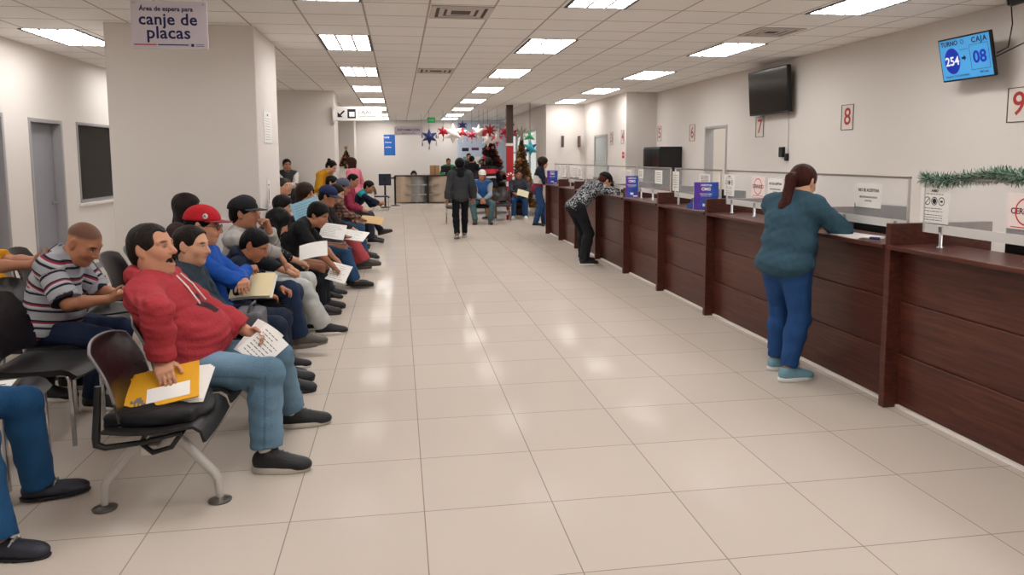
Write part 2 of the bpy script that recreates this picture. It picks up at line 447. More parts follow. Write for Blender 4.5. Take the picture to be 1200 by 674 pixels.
def head(S, k, p):
    R, c, h = k.RH, k.H, k.hs
    def P(x, y, z): return c + (R[0] * x + R[1] * y + R[2] * z) * h
    def el(x, y, z, r, kk=.015, op='+', R_=None): S.ell(P(x, y, z), [q * h for q in r], R if R_ is None else R_, kk * h, op)
    el(-.012, 0, .034, (.098, .076, .083)); el(.012, 0, -.028, (.078, .064, .086), .03)
    jw = p.get('jaw', 1.0); mo = p.get('mouth', 0)
    el(.030, 0, -.078 - mo * .012, (.052, .050 * jw, .036), .03); el(.066, 0, -.096 - mo * .02, (.020, .024, .017), .022)
    for sg in (1, -1):
        el(.055, sg * .040, -.026, (.030, .026, .028), .03)
        el(.010, sg * .052 * jw, -.072, (.030, .016, .028), .03)
        S.cap(P(.080, sg * .014, .027), P(.070, sg * .050, .024), .011 * h, .010 * h, .014 * h)
        el(.098, sg * .030, .004, (.018, .019, .012), .012, '-')
        el(.076, sg * .031, .004, (.0135, .0155, .0115), .004)
    S.cap(P(.085, 0, .014), P(.110, 0, -.026), .0095 * h, .0135 * h, .012 * h)
    for sg in (1, -1): el(.097, sg * .013, -.031, (.012, .009, .009), .008)
    el(.084, 0, -.050, (.014, .026, .010), .014)
    if mo:
        S.cap(P(.092, -.014, -.052), P(.092, .014, -.052), .0085 * h, None, .006)
        S.cap(P(.084, -.012, -.086), P(.084, .012, -.086), .010 * h, None, .008)
        el(.088, 0, -.068, (.026, .019, .015 * mo), .006, '-')
    else:
        S.cap(P(.087, -.014, -.0565), P(.087, .014, -.0565), .0062 * h, None, .006)
        S.cap(P(.086, -.012, -.0675), P(.086, .012, -.0675), .0072 * h, None, .006)
    for sg in (1, -1):
        Rr = np.array([nrm(R[0] - R[1] * sg * .45), nrm(R[1] + R[0] * sg * .45), R[2]])
        el(-.012, sg * .078, .000, (.021, .009, .034), .008, '+', Rr); el(-.006, sg * .089, .004, (.010, .006, .018), .004, '-', Rr)
        el(-.006, sg * .076, -.026, (.010, .008, .012), .006)
    S.cap(P(-.022, 0, -.055), k.N - k.u2 * .02 * k.s + k.f2 * .005, .056 * k.s * min(k.b, 1.12), .062 * k.s * k.b, .035)
    if k.fat > .04: el(.020, 0, -.098, (.050, .050, .026), .04)
SKINS = dict(a='#bb8669', b='#a67258', c='#cb9b7e', d='#84513a')
MAT_SKIN = attr_mat('skin', .55, .08, 180, spec=.3, noise=.06, nscale=25)
MAT_CLOTH = attr_mat('cloth', .85, .35, 60, spec=.2, noise=.10, nscale=20)
MAT_SMOOTH = attr_mat('smooth_cloth', .6, .2, 40, spec=.35, noise=.08, nscale=14)
MAT_HAIR = attr_mat('hair', .5, .8, 70, stretch=(1, 1, .3), spec=.14, noise=.4, nscale=60)
MAT_SHOE = attr_mat('shoe', .5, .25, 90, spec=.4, noise=.1, nscale=40)
def denim():
    if 'denim' in MATS: return MATS['denim']
    m = attr_mat('denim', .85, .3, 120, spec=.2, noise=.22, nscale=9); return m
MAT_DENIM = denim()
def band_mat(name, stops, period):
    if name in MATS: return MATS[name]
    m = bpy.data.materials.new(name); N, L = nt(m); b = N['Principled BSDF']; b.inputs['Roughness'].default_value = .85
    b.inputs['Specular IOR Level'].default_value = .2
    a = N.new('ShaderNodeAttribute'); a.attribute_name = 'band'
    d = N.new('ShaderNodeMath'); d.operation = 'DIVIDE'; d.inputs[1].default_value = period; L.new(a.outputs['Fac'], d.inputs[0])
    f = N.new('ShaderNodeMath'); f.operation = 'FRACT'; L.new(d.outputs[0], f.inputs[0])
    r = ramp(N, stops, 'CONSTANT'); L.new(f.outputs[0], r.inputs['Fac']); L.new(r.outputs['Color'], b.inputs['Base Color'])
    MATS[name] = m; return m
def spot_mat(name, stops, scale, kind='noise', detail=3, interp='CONSTANT'):
    if name in MATS: return MATS[name]
    m = bpy.data.materials.new(name); N, L = nt(m); b = N['Principled BSDF']; b.inputs['Roughness'].default_value = .8; b.inputs['Specular IOR Level'].default_value = .2
    tc = N.new('ShaderNodeTexCoord')
    if kind == 'noise':
        n = N.new('ShaderNodeTexNoise'); n.inputs['Scale'].default_value = scale; n.inputs['Detail'].default_value = detail; o = n.outputs['Fac']
    else:
        n = N.new('ShaderNodeTexVoronoi'); n.inputs['Scale'].default_value = scale; o = n.outputs['Distance']
    L.new(tc.outputs['Object'], n.inputs['Vector']); r = ramp(N, stops, interp); L.new(o, r.inputs['Fac']); L.new(r.outputs['Color'], b.inputs['Base Color'])
    MATS[name] = m; return m
def plaid_mat():
    if 'plaid' in MATS: return MATS['plaid']
    m = bpy.data.materials.new('plaid'); N, L = nt(m); b = N['Principled BSDF']; b.inputs['Roughness'].default_value = .85
    tc = N.new('ShaderNodeTexCoord'); fs = []
    for ax in 'YZ':
        w = N.new('ShaderNodeTexWave'); w.bands_direction = ax; w.inputs['Scale'].default_value = 6; w.inputs['Distortion'].default_value = .3
        L.new(tc.outputs['Object'], w.inputs['Vector']); fs.append(w.outputs['Fac'])
    a = N.new('ShaderNodeMath'); a.operation = 'ADD'; L.new(fs[0], a.inputs[0]); L.new(fs[1], a.inputs[1])
    h = N.new('ShaderNodeMath'); h.operation = 'MULTIPLY'; h.inputs[1].default_value = .5; L.new(a.outputs[0], h.inputs[0])
    r = ramp(N, [(0, '#20222a'), (.45, '#5d3a30'), (.75, '#8a6a58')]); L.new(h.outputs[0], r.inputs['Fac']); L.new(r.outputs['Color'], b.inputs['Base Color'])
    MATS['plaid'] = m; return m
def wrinkle(V, F, amp, seed=0, dirs=None):
    n = vnormals(V, F); q = V * 1.0; d = np.zeros(len(V)); rs = np.random.RandomState(seed + 3)
    for i in range(7):
        w = rs.normal(size=3) * (14 + 9 * i); w[2] *= 1.6
        d += np.sin(q @ w + rs.rand() * 6.3 + 1.4 * np.sin(q @ (rs.normal(size=3) * 9))) / (1 + .55 * i)
    return V + n * (d * amp / 2.2)[:, None]
def colset(V, base): return np.tile(np.array(lin(base)), (len(V), 1))
HAIRC = dict(black='#080707', dark='#120d0b', brown='#2a1a13', red='#3a1710', grey='#3b3733')
def make_person(p):
    """p: dict; local frame forward +x, left +y, z up; origin on the floor under the pelvis"""
    vx = p.get('vox', .011) * VX
    k = skeleton(p); k.bust = p.get('bust', False)
    s = k.s
    root = thing('person', p['label'], 'person', (p['at'][0], p['at'][1], p.get('z', 0)), math.radians(p.get('rz', 0)), p.get('group'))
    tv = p.get('top', {}); bt = p.get('pants', {}); R, c, h = k.RH, k.H, k.hs
    def HP(x, y, z): return c + (R[0] * x + R[1] * y + R[2] * z) * h
    # ---- body
    S = SDF(); torso(S, k, -.016); head(S, k, p)
    for sd in 'LR':
        if sd in p.get('noarm', ''): continue
        arm(S, k, sd, -.003, t1=2.); hand(S, k, sd, vx)
    for sd in 'LR':
        leg(S, k, sd, -.018, kk=.012)
        o, RF = k.foot[sd]; S.cap(k.A[sd], o + (RF[2] * .035 + RF[0] * .0) * s, .035 * s, .034 * s, .02)
        S.cap(o + RF[2] * .035 * s, o + (RF[0] * .15 + RF[2] * .025) * s, .032 * s, .022 * s, .02)
    V, F = S.mesh(vx)
    sk = np.array(lin(SKINS.get(p.get('skin', 'a'), p.get('skin', '#b07a5c')))); C = np.tile(sk, (len(V), 1))
    L = (V - c) @ R.T / h
    def blob(x, y, z, r, col, w=1.0, soft=.35, sym=False):
        for yy in ((y, -y) if sym else (y,)):
            d = np.sqrt((((L - (x, yy, z)) / r) ** 2).sum(1)); m = np.clip((1 + soft - d) / (2 * soft), 0, 1)[:, None] * w
            C[:] = C * (1 - m) + np.array(lin(col)) * m
    blob(.10, 0, -.03, (.03, .02, .02), '#b8705c', .25); blob(.07, .045, -.025, (.03, .02, .02), '#bb6f58', .25, .6, True)
    if p.get('mouth'): blob(.080, 0, -.068, (.022, .017, .012 * p['mouth']), '#2a0d0c', 1, .2)
    else: blob(.093, 0, -.062, (.012, .020, .008), '#8d4a42', .55)
    hc = HAIRC.get(p.get('hairc', 'black'), p.get('hairc', '#0d0b0b'))
    blob(.082, .034, .026, (.018, .023, .0065), hc, .9, .3, True); blob(.086, .031, .0105, (.012, .016, .0035), '#3a211a', .75, .4, True); blob(.095, 0, -.036, (.012, .012, .004), '#7a4638', .4)
    if p.get('eyes', 1):
        blob(.089, .031, .004, (.008, .012, .0055), '#cfc6bf', .9, .25, True); blob(.090, .030, .004, (.008, .0055, .0055), '#160e0b', 1, .25, True)
    else: blob(.088, .031, .002, (.010, .014, .003), '#2a1611', .8, .3, True)
    if p.get('stubble'): blob(.05, 0, -.075, (.055, .055, .035), '#4b3a33', p['stubble'], .4)
    if p.get('hair') == 'buzz':
        m = np.clip((L[:, 2] - (.035 + .35 * np.maximum(L[:, 0] - .0, 0) - .45 * np.maximum(-L[:, 0] - .02, 0))) / .02, 0, 1) * np.clip(1 - (L[:, 0] - .06) / .03, 0, 1) * (L[:, 2] > -.08) * (np.abs(L).max(1) < .14)
        C[:] = C * (1 - .72 * m[:, None]) + np.array(lin('#2b211d')) * .72 * m[:, None]
    np_mesh('body', V, F, MAT_SKIN, root, C)
    # ---- hair
    ht = p.get('hair', 'short')
    if ht not in ('buzz', 'none'):
        S = SDF(); t = .006 if ht in ('short', 'bald', 'tied') else .010
        vol = p.get('vol', 0)
        S.ell(HP(-.014, 0, .036), [x * h for x in (.1 + t + vol, .077 + t + vol, .084 + t + vol)], R, .01)
        if ht == 'short' or ht == 'bald': S.ell(HP(-.05, 0, -.015), [x * h for x in (.062 + t, .060 + t, .075)], R, .03)
        fr = p.get('fringe', 0)
        hl = .050 - fr if not p.get('recede') else .062
        if ht == 'short':
            fh = p.get('fh', .010) - fr
            S.ell(HP(.122, 0, -.020 + fh), [x * h for x in (.084, .116, .086)], R, .012, '-')
            if p.get('recede'):
                for sg in (1, -1): S.ell(HP(.085, sg * .045, .055), [x * h for x in (.035, .030, .040)], R, .014, '-')
            for sg in (1, -1):
                S.ell(HP(-.004, sg * .105, -.040), [x * h for x in (.030, .045, .052)], R, .012, '-')
                S.ell(HP(.075, sg * .085, -.03), [x * h for x in (.045, .045, .055)], R, .012, '-')
            S.cut(HP(0, 0, -.078), -R[2])
        elif ht == 'bald':
            S.ell(HP(.10, 0, .02), [x * h for x in (.105, .15, .125)], R, .01, '-'); S.cut(HP(0, 0, -.07), -R[2])
            for sg in (1, -1): S.ell(HP(.02, sg * .10, -.035), [x * h for x in (.042, .05, .058)], R, .008, '-')
        elif ht == 'tied':
            S.ell(HP(-.05, 0, -.01), [x * h for x in (.064, .066, .07)], R, .03)
            S.ell(HP(.125, 0, .004), [x * h for x in (.094, .118, .098)], R, .010, '-')
            for sg in (1, -1): S.ell(HP(.008, sg * .105, -.038), [x * h for x in (.036, .045, .052)], R, .012, '-'); S.ell(HP(.075, sg * .085, -.035), [x * h for x in (.045, .045, .055)], R, .012, '-')
            S.cut(HP(0, 0, -.07), -R[2])
            bx = p.get('bun', (-.125, 0, .0)); S.ell(HP(*bx), [.034 * h] * 3, R, .012)
        elif ht in ('long', 'pony', 'wavy', 'bob'):
            n = p.get('len', .28)
            S.ell(HP(.130, 0, hl - .085), [x * h for x in (.098, .085, .105)], R, .01, '-')
            if ht == 'pony':
                for sg in (1, -1): S.ell(HP(.012, sg * .105, -.04), [x * h for x in (.036, .05, .055)], R, .008, '-')
                S.ell(HP(-.05, 0, -.01), [x * h for x in (.064, .064, .065)], R, .03)
                S.cut(HP(0, 0, -.066), -R[2])
            td = np.array(p.get('tail', (0, 0, -1)), float)
            if ht == 'pony':
                a = HP(-.112, 0, .02); a2 = a + (-R[0] * .035 - R[2] * .03) * h; td_ = nrm(td)
                S2 = SDF(); S2.cap(a, a2, .022, .032, .02); S2.cap(a2, a2 + td_ * n * .55, .036, .044, .03); S2.cap(a2 + td_ * n * .5, a2 + td_ * n, .042, .014, .03)
                Vt, Ft = S2.mesh(max(vx * .9, .005)); Vt = wrinkle(Vt, Ft, .004, 5)
                np_mesh('ponytail', Vt, Ft, MAT_HAIR, root, colset(Vt, hc))
            else:
                for sg in (-1, 0, 1):
                    a = HP(-.055 + .02 * abs(sg), sg * .060, -.0); tt = nrm(td + (k.l2 * sg * .12) - (0 if sg else 1) * k.f2 * .1)
                    S.cap(a, a + tt * n, .055, .030, .04)
                if p.get('sides'):
                    for sg in (1, -1):
                        a = HP(.018, sg * .074, .01); S.cap(a, a + nrm(td) * n * .75 + R[0] * .01, .022, .018, .03)
        if p.get('cap'):   # hair only below the hat line
            S.cut(HP(0, 0, .045), nrm(R[2] * 1 + R[0] * .1))
        hv = max(vx * .8, .005)
        V, F = S.mesh(hv); V = wrinkle(V, F, .005 if ht in ('wavy',) else .003, 11)
        if ht == 'wavy': V = wrinkle(V, F, .006, 21)
        np_mesh('hair', V, F, MAT_HAIR, root, colset(V, hc))
    if p.get('mustache'):
        S = SDF()
        for sg in (1, -1): S.cap(HP(.101, 0, -.044), HP(.084, sg * .030, -.058 - .01 * p.get('mouth', 0)), .0075 * h, .005 * h, .006)
        V, F = S.mesh(.0035 if vx < .008 else vx * .7); np_mesh('mustache', V, F, MAT_HAIR, root, colset(V, p['mustache']))
    if p.get('beard'):
        S = SDF(); S.ell(HP(.058, 0, -.095), [x * h for x in (.030, .034, .026)], R, .01); V, F = S.mesh(max(.005, vx * .7)); np_mesh('beard', V, F, MAT_HAIR, root, colset(V, hc))
    if p.get('glasses'):
        g = MB(); pc = []
        for sg in (1, -1):
            ring = [HP(.101 - .012 * abs(math.sin(0)) - .08 * (abs(.032 + .019 * math.cos(t)) - .03) , sg * (.032 + .020 * math.cos(t)), .002 + .016 * math.sin(t)) for t in np.linspace(0, 2 * PI, 17)[:-1]]
            g.tube(ring, .0022, 6, closed=True); g.tube([HP(.098, sg * .052, .006), HP(.06, sg * .074, .008), HP(-.01, sg * .082, .008)], .002, 6)
        g.tube([HP(.104, .012, .004), HP(.108, 0, .006), HP(.104, -.012, .004)], .002, 6)
        g.build('glasses', mat('black_plastic', '#101012', .35), root)
    if p.get('cap'):
        cp = p['cap']; S = SDF()
        S.ell(HP(-.014, 0, .040), [x * h for x in (.118, .095, .100)], R, 0); S.cut(HP(0, 0, .040), -nrm(R[2] - R[0] * .05))
        cv = max(min(vx, .007), .005); V, F = S.mesh(cv)
        Cc = colset(V, cp['c'])
        co = np_mesh('cap', V, F, MAT_CLOTH, root, Cc)
        if cp.get('badge'):
            bd = MB(); a0 = HP(.035, -.0925, .072); M = face(a0, R[0] * 1.0 + R[1] * -.35, R[2] * .93 + R[1] * .38)
            bd.lathe([(.001, 0), (.019, .0), (.019, .004), (.016, .006), (.001, .006)], n=20, M=M); bo = bd.build('badge', mat('cap_white', '#d9d2cc', .6), co)
            bd = MB(); bd.tube([M @ Vector(q) for q in ((-.007, -.008, .008), (-.002, .009, .008), (.006, -.009, .008))], .0026, 6); bd.tube([M @ Vector(q) for q in ((-.008, -.001, .008), (.008, .004, .008))], .0026, 6)
            bd.build('emblem', mat('cap_black', '#151214', .6), bo)
        if cp.get('brim', 1):
            gr = []; w0 = cp.get('turn', 0)
            for i in range(9):
                t = i / 8; row = []
                for j in range(15):
                    a = math.radians(-74 + 148 * j / 14); rx = .100 + .078 * t * max(math.cos(a * .95), 0) ** .6; ry = .092 + .004 * t
                    x, y = math.cos(a) * rx + .0, math.sin(a) * ry
                    row.append(HP(x, y, .040 + cp.get('tilt', -.012) * t + .006 * (1 - (y / .09) ** 2) - .0))
                gr.append(row)
            b = MB(); b.sheet(gr, .005); b.build('brim', mat('brim_' + cp['b'], cp['b'], .7), co)
    if p.get('hood'):   # fabric hood folded behind the neck
        S = SDF(); q = k.N - k.u2 * .015 * s
        for i in range(10):
            t0, t1 = [PI * (.18 + 1.64 * x / 10) for x in (i, i + 1)]
            def rp(t): return q + (k.f2 * math.cos(t) * .088 + k.l2 * math.sin(t) * .095) * s + k.u2 * (.018 - .03 * math.cos(t)) * s * 1
            ra = (.024 + .022 * max(0, -math.cos(t0))) * s; S.cap(rp(t0), rp(t1), ra, (.024 + .022 * max(0, -math.cos(t1))) * s, .02)
        S.ell(q + (-k.f2 * .115 - k.u2 * .055) * s, [x * s for x in (.04, .085, .07)], k.R2, .04)
        V, F = S.mesh(max(vx, .006)); V = wrinkle(V, F, .006, 17); np_mesh('hood', V, F, MAT_CLOTH, root, colset(V, p['hood']))
        if p.get('cords'):
            b = MB()
            for sg in (1, -1):
                a = k.N + (k.f2 * .115 + k.l2 * sg * .035 - k.u2 * .02) * s
                b.tube([a, a + (k.f2 * .040 + k.l2 * sg * .012 - k.u2 * .07) * s, a + (k.f2 * (.052 + k.fat * .35) + k.l2 * sg * .02 - k.u2 * .17) * s], .0045, 8)
            b.build('drawstring', mat('cord_white', '#d8d0cc', .8), root)
    # ---- top
    g0 = tv.get('g', .010)
    if tv:
        S = SDF(); torso(S, k, g0)
        sl = tv.get('sleeve', 1.95)
        for sd in 'LR':
            if sl > 0 and sd not in p.get('noarm', ''): arm(S, k, sd, g0 + tv.get('gs', .002), t1=sl, fe=True, loose=tv.get('loose', .004))
            if tv.get('hipover', p.get('sit', True)): S.cap(k.J[sd], k.J[sd] + (k.K[sd] - k.J[sd]) * .12, (.088 * k.b + k.fat * .12) * s + g0 * .9, (.085 * k.b + k.fat * .12) * s + g0 * .9, .04)
        nd = nrm(k.H - k.N); S.cap(k.N - nd * .03 * s + k.f2 * tv.get('vneck', .012), k.N + nd * .2 * s, tv.get('nr', .058) * s * k.b, .075 * s * k.b, .008, op='-')
        if sl == 0:
            for sd in 'LR': S.cap(k.S[sd] + (k.S[sd] - k.N) * .02, k.E[sd], .06 * k.b * s, .06 * s, .01, op='-')
        hem = tv.get('hem', -.06); S.cut(k.P + k.u1 * hem * s + k.f1 * tv.get('hemf', 0), nrm(-k.u1 + k.f1 * tv.get('hemtilt', .55 if p.get('sit', True) else 0)))
        V, F = S.mesh(vx)
        if tv.get('wr', .006): V = wrinkle(V, F, tv.get('wr', .006), p.get('seed', 1))
        C = colset(V, tv['c']); ex = {}
        Lt = (V - k.P) @ k.R1.T / s
        def seg_t(a, b):
            ba = b - a; t = np.clip(((V - a) @ ba) / (ba @ ba), 0, 1); return t, np.linalg.norm(V - a - t[:, None] * ba, axis=1)
        tor = (V - k.P) @ k.u1; t2 = (V - k.C) @ k.u2 + .27 * s; hgt = np.where(t2 > .27 * s, t2, tor); onarm = np.zeros(len(V), bool); bandv = hgt.copy()
        for sd in 'LR':
            for a, b, off in ((k.S[sd], k.E[sd], 0), (k.E[sd], k.W[sd], .285 * s)):
                t, d = seg_t(a, b); lat = (V - k.C) @ k.l2 * (1 if sd == 'L' else -1)
                m = (d < .075 * s * k.b + g0) & ((t > .22) | (off > 0)) & ((lat > .135 * s * k.w * k.b + .1 * k.fat) | (off > 0)); onarm |= m; bandv[m] = (-(t * np.linalg.norm(b - a) + off))[m] + .44 * s
        for fn in tv.get('paint', ()):  # (height from, to, colour, arms?)
            lo_, hi_, col_, ar = fn
            m = (bandv > lo_) & (bandv < hi_) & ((onarm if ar == 1 else ~onarm) if ar is not None else True); C[m] = lin(col_)
        for (f0, f1, l0, l1, z0, z1, col_) in tv.get('patch', ()):   # front patch in torso frame
            L2 = (V - k.C) @ k.R2.T / s; m = (L2[:, 0] > f0) & (L2[:, 0] < f1) & (L2[:, 1] > l0) & (L2[:, 1] < l1) & (L2[:, 2] > z0) & (L2[:, 2] < z1) & ~onarm; C[m] = lin(col_)
        if tv.get('band'): ex['band'] = bandv
        m_ = tv.get('mat', MAT_CLOTH); m_ = m_() if callable(m_) else m_
        np_mesh(tv.get('name', 'shirt'), V, F, m_, root, C, ex)
    if p.get('vest'):
        vs = p['vest']; S = SDF(); torso(S, k, g0 + .014); nd = nrm(k.H - k.N)
        S.cap(k.N - nd * .06 * s + k.f2 * .03, k.N + nd * .2 * s, .06 * s * k.b, .085 * s * k.b, .01, op='-')
        for sd in 'LR': S.cap(k.S[sd], k.E[sd], .07 * k.b * s, .07 * s, .01, op='-')
        S.cap(k.C + k.f2 * .16 * s + k.u2 * .22 * s, k.C + k.f2 * .16 * s - k.u2 * .02 * s, .045 * s, .012, .01, op='-')
        S.cut(k.P - k.u1 * .02 * s, -k.u1); V, F = S.mesh(vx); V = wrinkle(V, F, .005, 9); np_mesh('vest', V, F, MAT_SMOOTH, root, colset(V, vs))
    if p.get('collar'):
        b = MB(); q = k.N + k.u2 * .0; gr = []
        for i in range(3):
            gr.append([q + (k.f2 * math.cos(t) * (.066 + .012 * i) + k.l2 * math.sin(t) * (.07 + .014 * i)) * s * k.b + k.u2 * (.03 - .028 * i - .03 * math.cos(t)) * s for t in np.linspace(.25, 2 * PI - .25, 25)])
        b.sheet(gr, .006); b.build('collar', mat('collar_' + p['collar'], p['collar'], .85), root)
    # ---- trousers
    if bt:
        S = SDF(); g = bt.get('g', .009); b_, ft = k.b, k.fat
        for cc, rr in ((k.P + (.02 * k.u1) * s, (.105 * b_ + ft * .35, .155 * b_ + ft * .4, .12)), (k.P + (-.045 * k.f1 - .01 * k.u1) * s, (.10 * b_, .145 * b_ + ft * .3, .10))):
            S.ell(cc, [(x + g / s - .006) * s for x in rr], k.R1, .05)
        for sd in 'LR': leg(S, k, sd, g, t1=bt.get('len', 2.0), fe=True, loose=bt.get('loose', .018))
        S.cut(k.P + k.u1 * .075 * s, k.u1)
        V, F = S.mesh(vx); V = wrinkle(V, F, bt.get('wr', .0045), p.get('seed', 1) + 40)
        C = colset(V, bt['c'])
        if bt.get('fade'):   # worn lighter denim along the front of thighs and shins
            for sd in 'LR':
                for a, b in ((k.J[sd], k.K[sd]), (k.K[sd], k.A[sd])):
                    ba = b - a; t = ((V - a) @ ba) / (ba @ ba); q = V - a - np.clip(t, 0, 1)[:, None] * ba
                    fr_ = nrm(V3(0, 0, 1) - nrm(ba) * nrm(ba)[2]) if abs(nrm(ba)[2]) < .8 else nrm(V3(1, 0, 0) - nrm(ba) * nrm(ba)[0])
                    m = (np.clip((q @ fr_) / .09, 0, 1) ** 1.5 * np.exp(-((t - .5) / .35) ** 2) * (np.linalg.norm(q, axis=1) < .13))[:, None] * bt['fade']
                    C = C * (1 - m) + np.minimum(np.array(lin(bt['c'])) * 1.9 + .06, 1) * m
        if bt.get('denim', 1) and vx < .0085:   # outer seam of the jeans
            for sd, sg in (('L', 1), ('R', -1)):
                for a, b in ((k.J[sd], k.K[sd]), (k.K[sd], k.A[sd])):
                    u = nrm(b - a); q = V - a; t = q @ u; q = q - t[:, None] * u; lt = nrm(k.l1 * sg - u * (k.l1 @ u) * sg); fw_ = np.cross(u, lt)
                    m = (np.exp(-((q @ fw_) / .0055) ** 2) * ((q @ lt) > .02) * (t > 0) * (t < np.linalg.norm(b - a)) * (np.linalg.norm(q, axis=1) < .13))[:, None] * .45
                    C = C * (1 - m) + np.array(lin(bt['c'])) * .35 * m
        np_mesh(bt.get('name', 'trousers'), V, F, MAT_DENIM if bt.get('denim', 1) else (bt.get('mat') or MAT_CLOTH), root, C)
    # ---- shoes
    sh = p.get('shoes', dict(c='#161616', sole='#d5d0ca'))
    if sh:
        for sd in p.get('showfeet', 'LR'):
            o, RF = k.foot[sd]
            def FP(x, y, z): return o + (RF[0] * x + RF[1] * y + RF[2] * z) * s
            S = SDF()
            if sh.get('kind') == 'loafer':
                S.ell(FP(.075, 0, .030), [x * s for x in (.135, .046, .040)], RF, .02); S.ell(FP(-.02, 0, .045), [x * s for x in (.052, .038, .042)], RF, .03)
                S.ell(FP(.155, 0, .026), [x * s for x in (.058, .043, .028)], RF, .02)
                S.ell(FP(-.005, 0, .105), [x * s for x in (.05, .032, .045)], RF, .012, '-'); S.cut(FP(0, 0, .006), -RF[2])
            else:
                S.ell(FP(.105, 0, .034), [x * s for x in (.118, .048, .040)], RF, .03); S.ell(FP(-.015, 0, .055), [x * s for x in (.060, .043, .060)], RF, .03)
                S.cap(FP(.010, 0, .085), FP(.125, 0, .045), .040 * s, .034 * s, .03); S.ell(FP(.168, 0, .034), [x * s for x in (.052, .046, .034)], RF, .02)
                S.cap(FP(.012, 0, .105), FP(.045, 0, .125), .020 * s, .014 * s, .015)
                S.cap(FP(-.012, 0, .128), FP(-.014, 0, .19), .036 * s, .045 * s, .008, op='-'); S.cut(FP(0, 0, .016), -RF[2])
            sv = min(vx, .008) * .85
            V, F = S.mesh(max(sv, .0045)); so = np_mesh('shoe', V, F, MAT_SHOE, root, colset(V, sh['c']))
            S = SDF()
            z0, z1 = (.0, .012) if sh.get('kind') == 'loafer' else (.0, .030)
            S.ell(FP(.10, 0, .012), [x * s for x in (.122, .052, .035)], RF, .04); S.ell(FP(-.02, 0, .012), [x * s for x in (.060, .042, .035)], RF, .06); S.ell(FP(.06, 0, .012), [x * s for x in (.1, .044, .03)], RF, .04)
            S.cut(FP(0, 0, z1), RF[2]); S.cut(FP(0, 0, 0.0), -RF[2]); V, F = S.mesh(max(sv, .0045)); np_mesh('sole', V, F, MAT_SHOE, so, colset(V, sh['sole']))
            if sh.get('lace'):
                b = MB()
                for i in range(4): b.tube([FP(.045 + .024 * i, -.027, .099 - .0105 * i), FP(.050 + .024 * i, -.012, .1125 - .0105 * i), FP(.054 + .024 * i, .012, .1125 - .0105 * i), FP(.050 + .024 * i, .027, .099 - .0105 * i)], .0032 * s, 6)
                b.build('laces', mat('lace_' + sh['lace'], sh['lace'], .8), so)
            if sh.get('bit'):
                b = MB(); b.tube([FP(.07, -.035, .058), FP(.075, -.012, .074), FP(.075, .012, .074), FP(.07, .035, .058)], .0045 * s, 8)
                for yy in (-.018, .018): b.ball(FP(.076, yy, .074), .0075 * s)
                b.build('buckle', mat('steel', '#b9b9bb', .3, 1), so)
            if sh.get('sock'):
                S = SDF(); S.cap(k.A[sd] + nrm(k.K[sd] - k.A[sd]) * .07, k.A[sd] - RF[2] * .02, .040 * s, .040 * s, .01); V, F = S.mesh(max(vx, .006)); np_mesh('sock', V, F, MAT_CLOTH, root, colset(V, sh['sock']))
    p['root'] = root; p['k'] = k
    return root
# ------------------------------------------------------------------ setting
H = 3.03; WL, WR, YB, YN = -4.48, 5.65, 28.0, -5.0
def grid_mat(name, base, line, px, py, ox, oy, w, rough, spec, var, bump=0, mott=.05, ior=1.45):
    m = bpy.data.materials.new(name); N, L = nt(m); b = N['Principled BSDF']
    b.inputs['Roughness'].default_value = rough; b.inputs['Specular IOR Level'].default_value = spec; b.inputs['IOR'].default_value = ior
    tc = N.new('ShaderNodeTexCoord'); sp = N.new('ShaderNodeSeparateXYZ'); L.new(tc.outputs['Object'], sp.inputs[0])
    def mth(op, a, bv):
        n = N.new('ShaderNodeMath'); n.operation = op
        for i, q in enumerate((a, bv)):
            if q is None: continue
            if isinstance(q, (int, float)): n.inputs[i].default_value = q
            else: L.new(q, n.inputs[i])
        return n.outputs[0]
    cells = []; lines = []
    for ax, p, o in (('X', px, ox), ('Y', py, oy)):
        t = mth('DIVIDE', mth('SUBTRACT', sp.outputs[ax], o), p)
        f = mth('FRACT', t, None); cells.append(mth('FLOOR', t, None))
        d = mth('MINIMUM', f, mth('SUBTRACT', 1.0, f)); lines.append(mth('LESS_THAN', d, w / p / 2))
    ln = mth('MAXIMUM', lines[0], lines[1])
    cb = N.new('ShaderNodeCombineXYZ'); L.new(cells[0], cb.inputs[0]); L.new(cells[1], cb.inputs[1])
    wn = N.new('ShaderNodeTexWhiteNoise'); L.new(cb.outputs[0], wn.inputs['Vector'])
    no = N.new('ShaderNodeTexNoise'); no.inputs['Scale'].default_value = 1.3; no.inputs['Detail'].default_value = 5; L.new(tc.outputs['Object'], no.inputs['Vector'])
    s1 = mth('ADD', 1 - var / 2 - mott / 2, mth('ADD', mth('MULTIPLY', wn.outputs['Value'], var), mth('MULTIPLY', no.outputs['Fac'], mott)))
    vm = N.new('ShaderNodeVectorMath'); vm.operation = 'SCALE'; vm.inputs[0].default_value = lin(base); L.new(s1, vm.inputs['Scale'])
    mx = N.new('ShaderNodeMix'); mx.data_type = 'RGBA'; L.new(ln, mx.inputs[0]); L.new(vm.outputs[0], mx.inputs[6]); mx.inputs[7].default_value = (*lin(line), 1)
    L.new(mx.outputs[2], b.inputs['Base Color'])
    if bump:
        bp = N.new('ShaderNodeBump'); bp.inputs['Strength'].default_value = bump; bp.inputs['Distance'].default_value = .002; bp.invert = True
        L.new(ln, bp.inputs['Height']); L.new(bp.outputs[0], b.inputs['Normal'])
    MATS[name] = m; return m
M_FLOOR = grid_mat('floor_tile', '#c0b5aa', '#8d8276', .6, .6, .085, 2.633, .005, .08, .5, .05, .3, ior=1.032)
M_CEIL = grid_mat('ceiling_tile', '#f9f6f3', '#bdb4ad', .61, .61, -.30, 5.68, .02, .9, .1, .03, 0, .03)  # darker lines give the T-bar grid, its shadow painted in
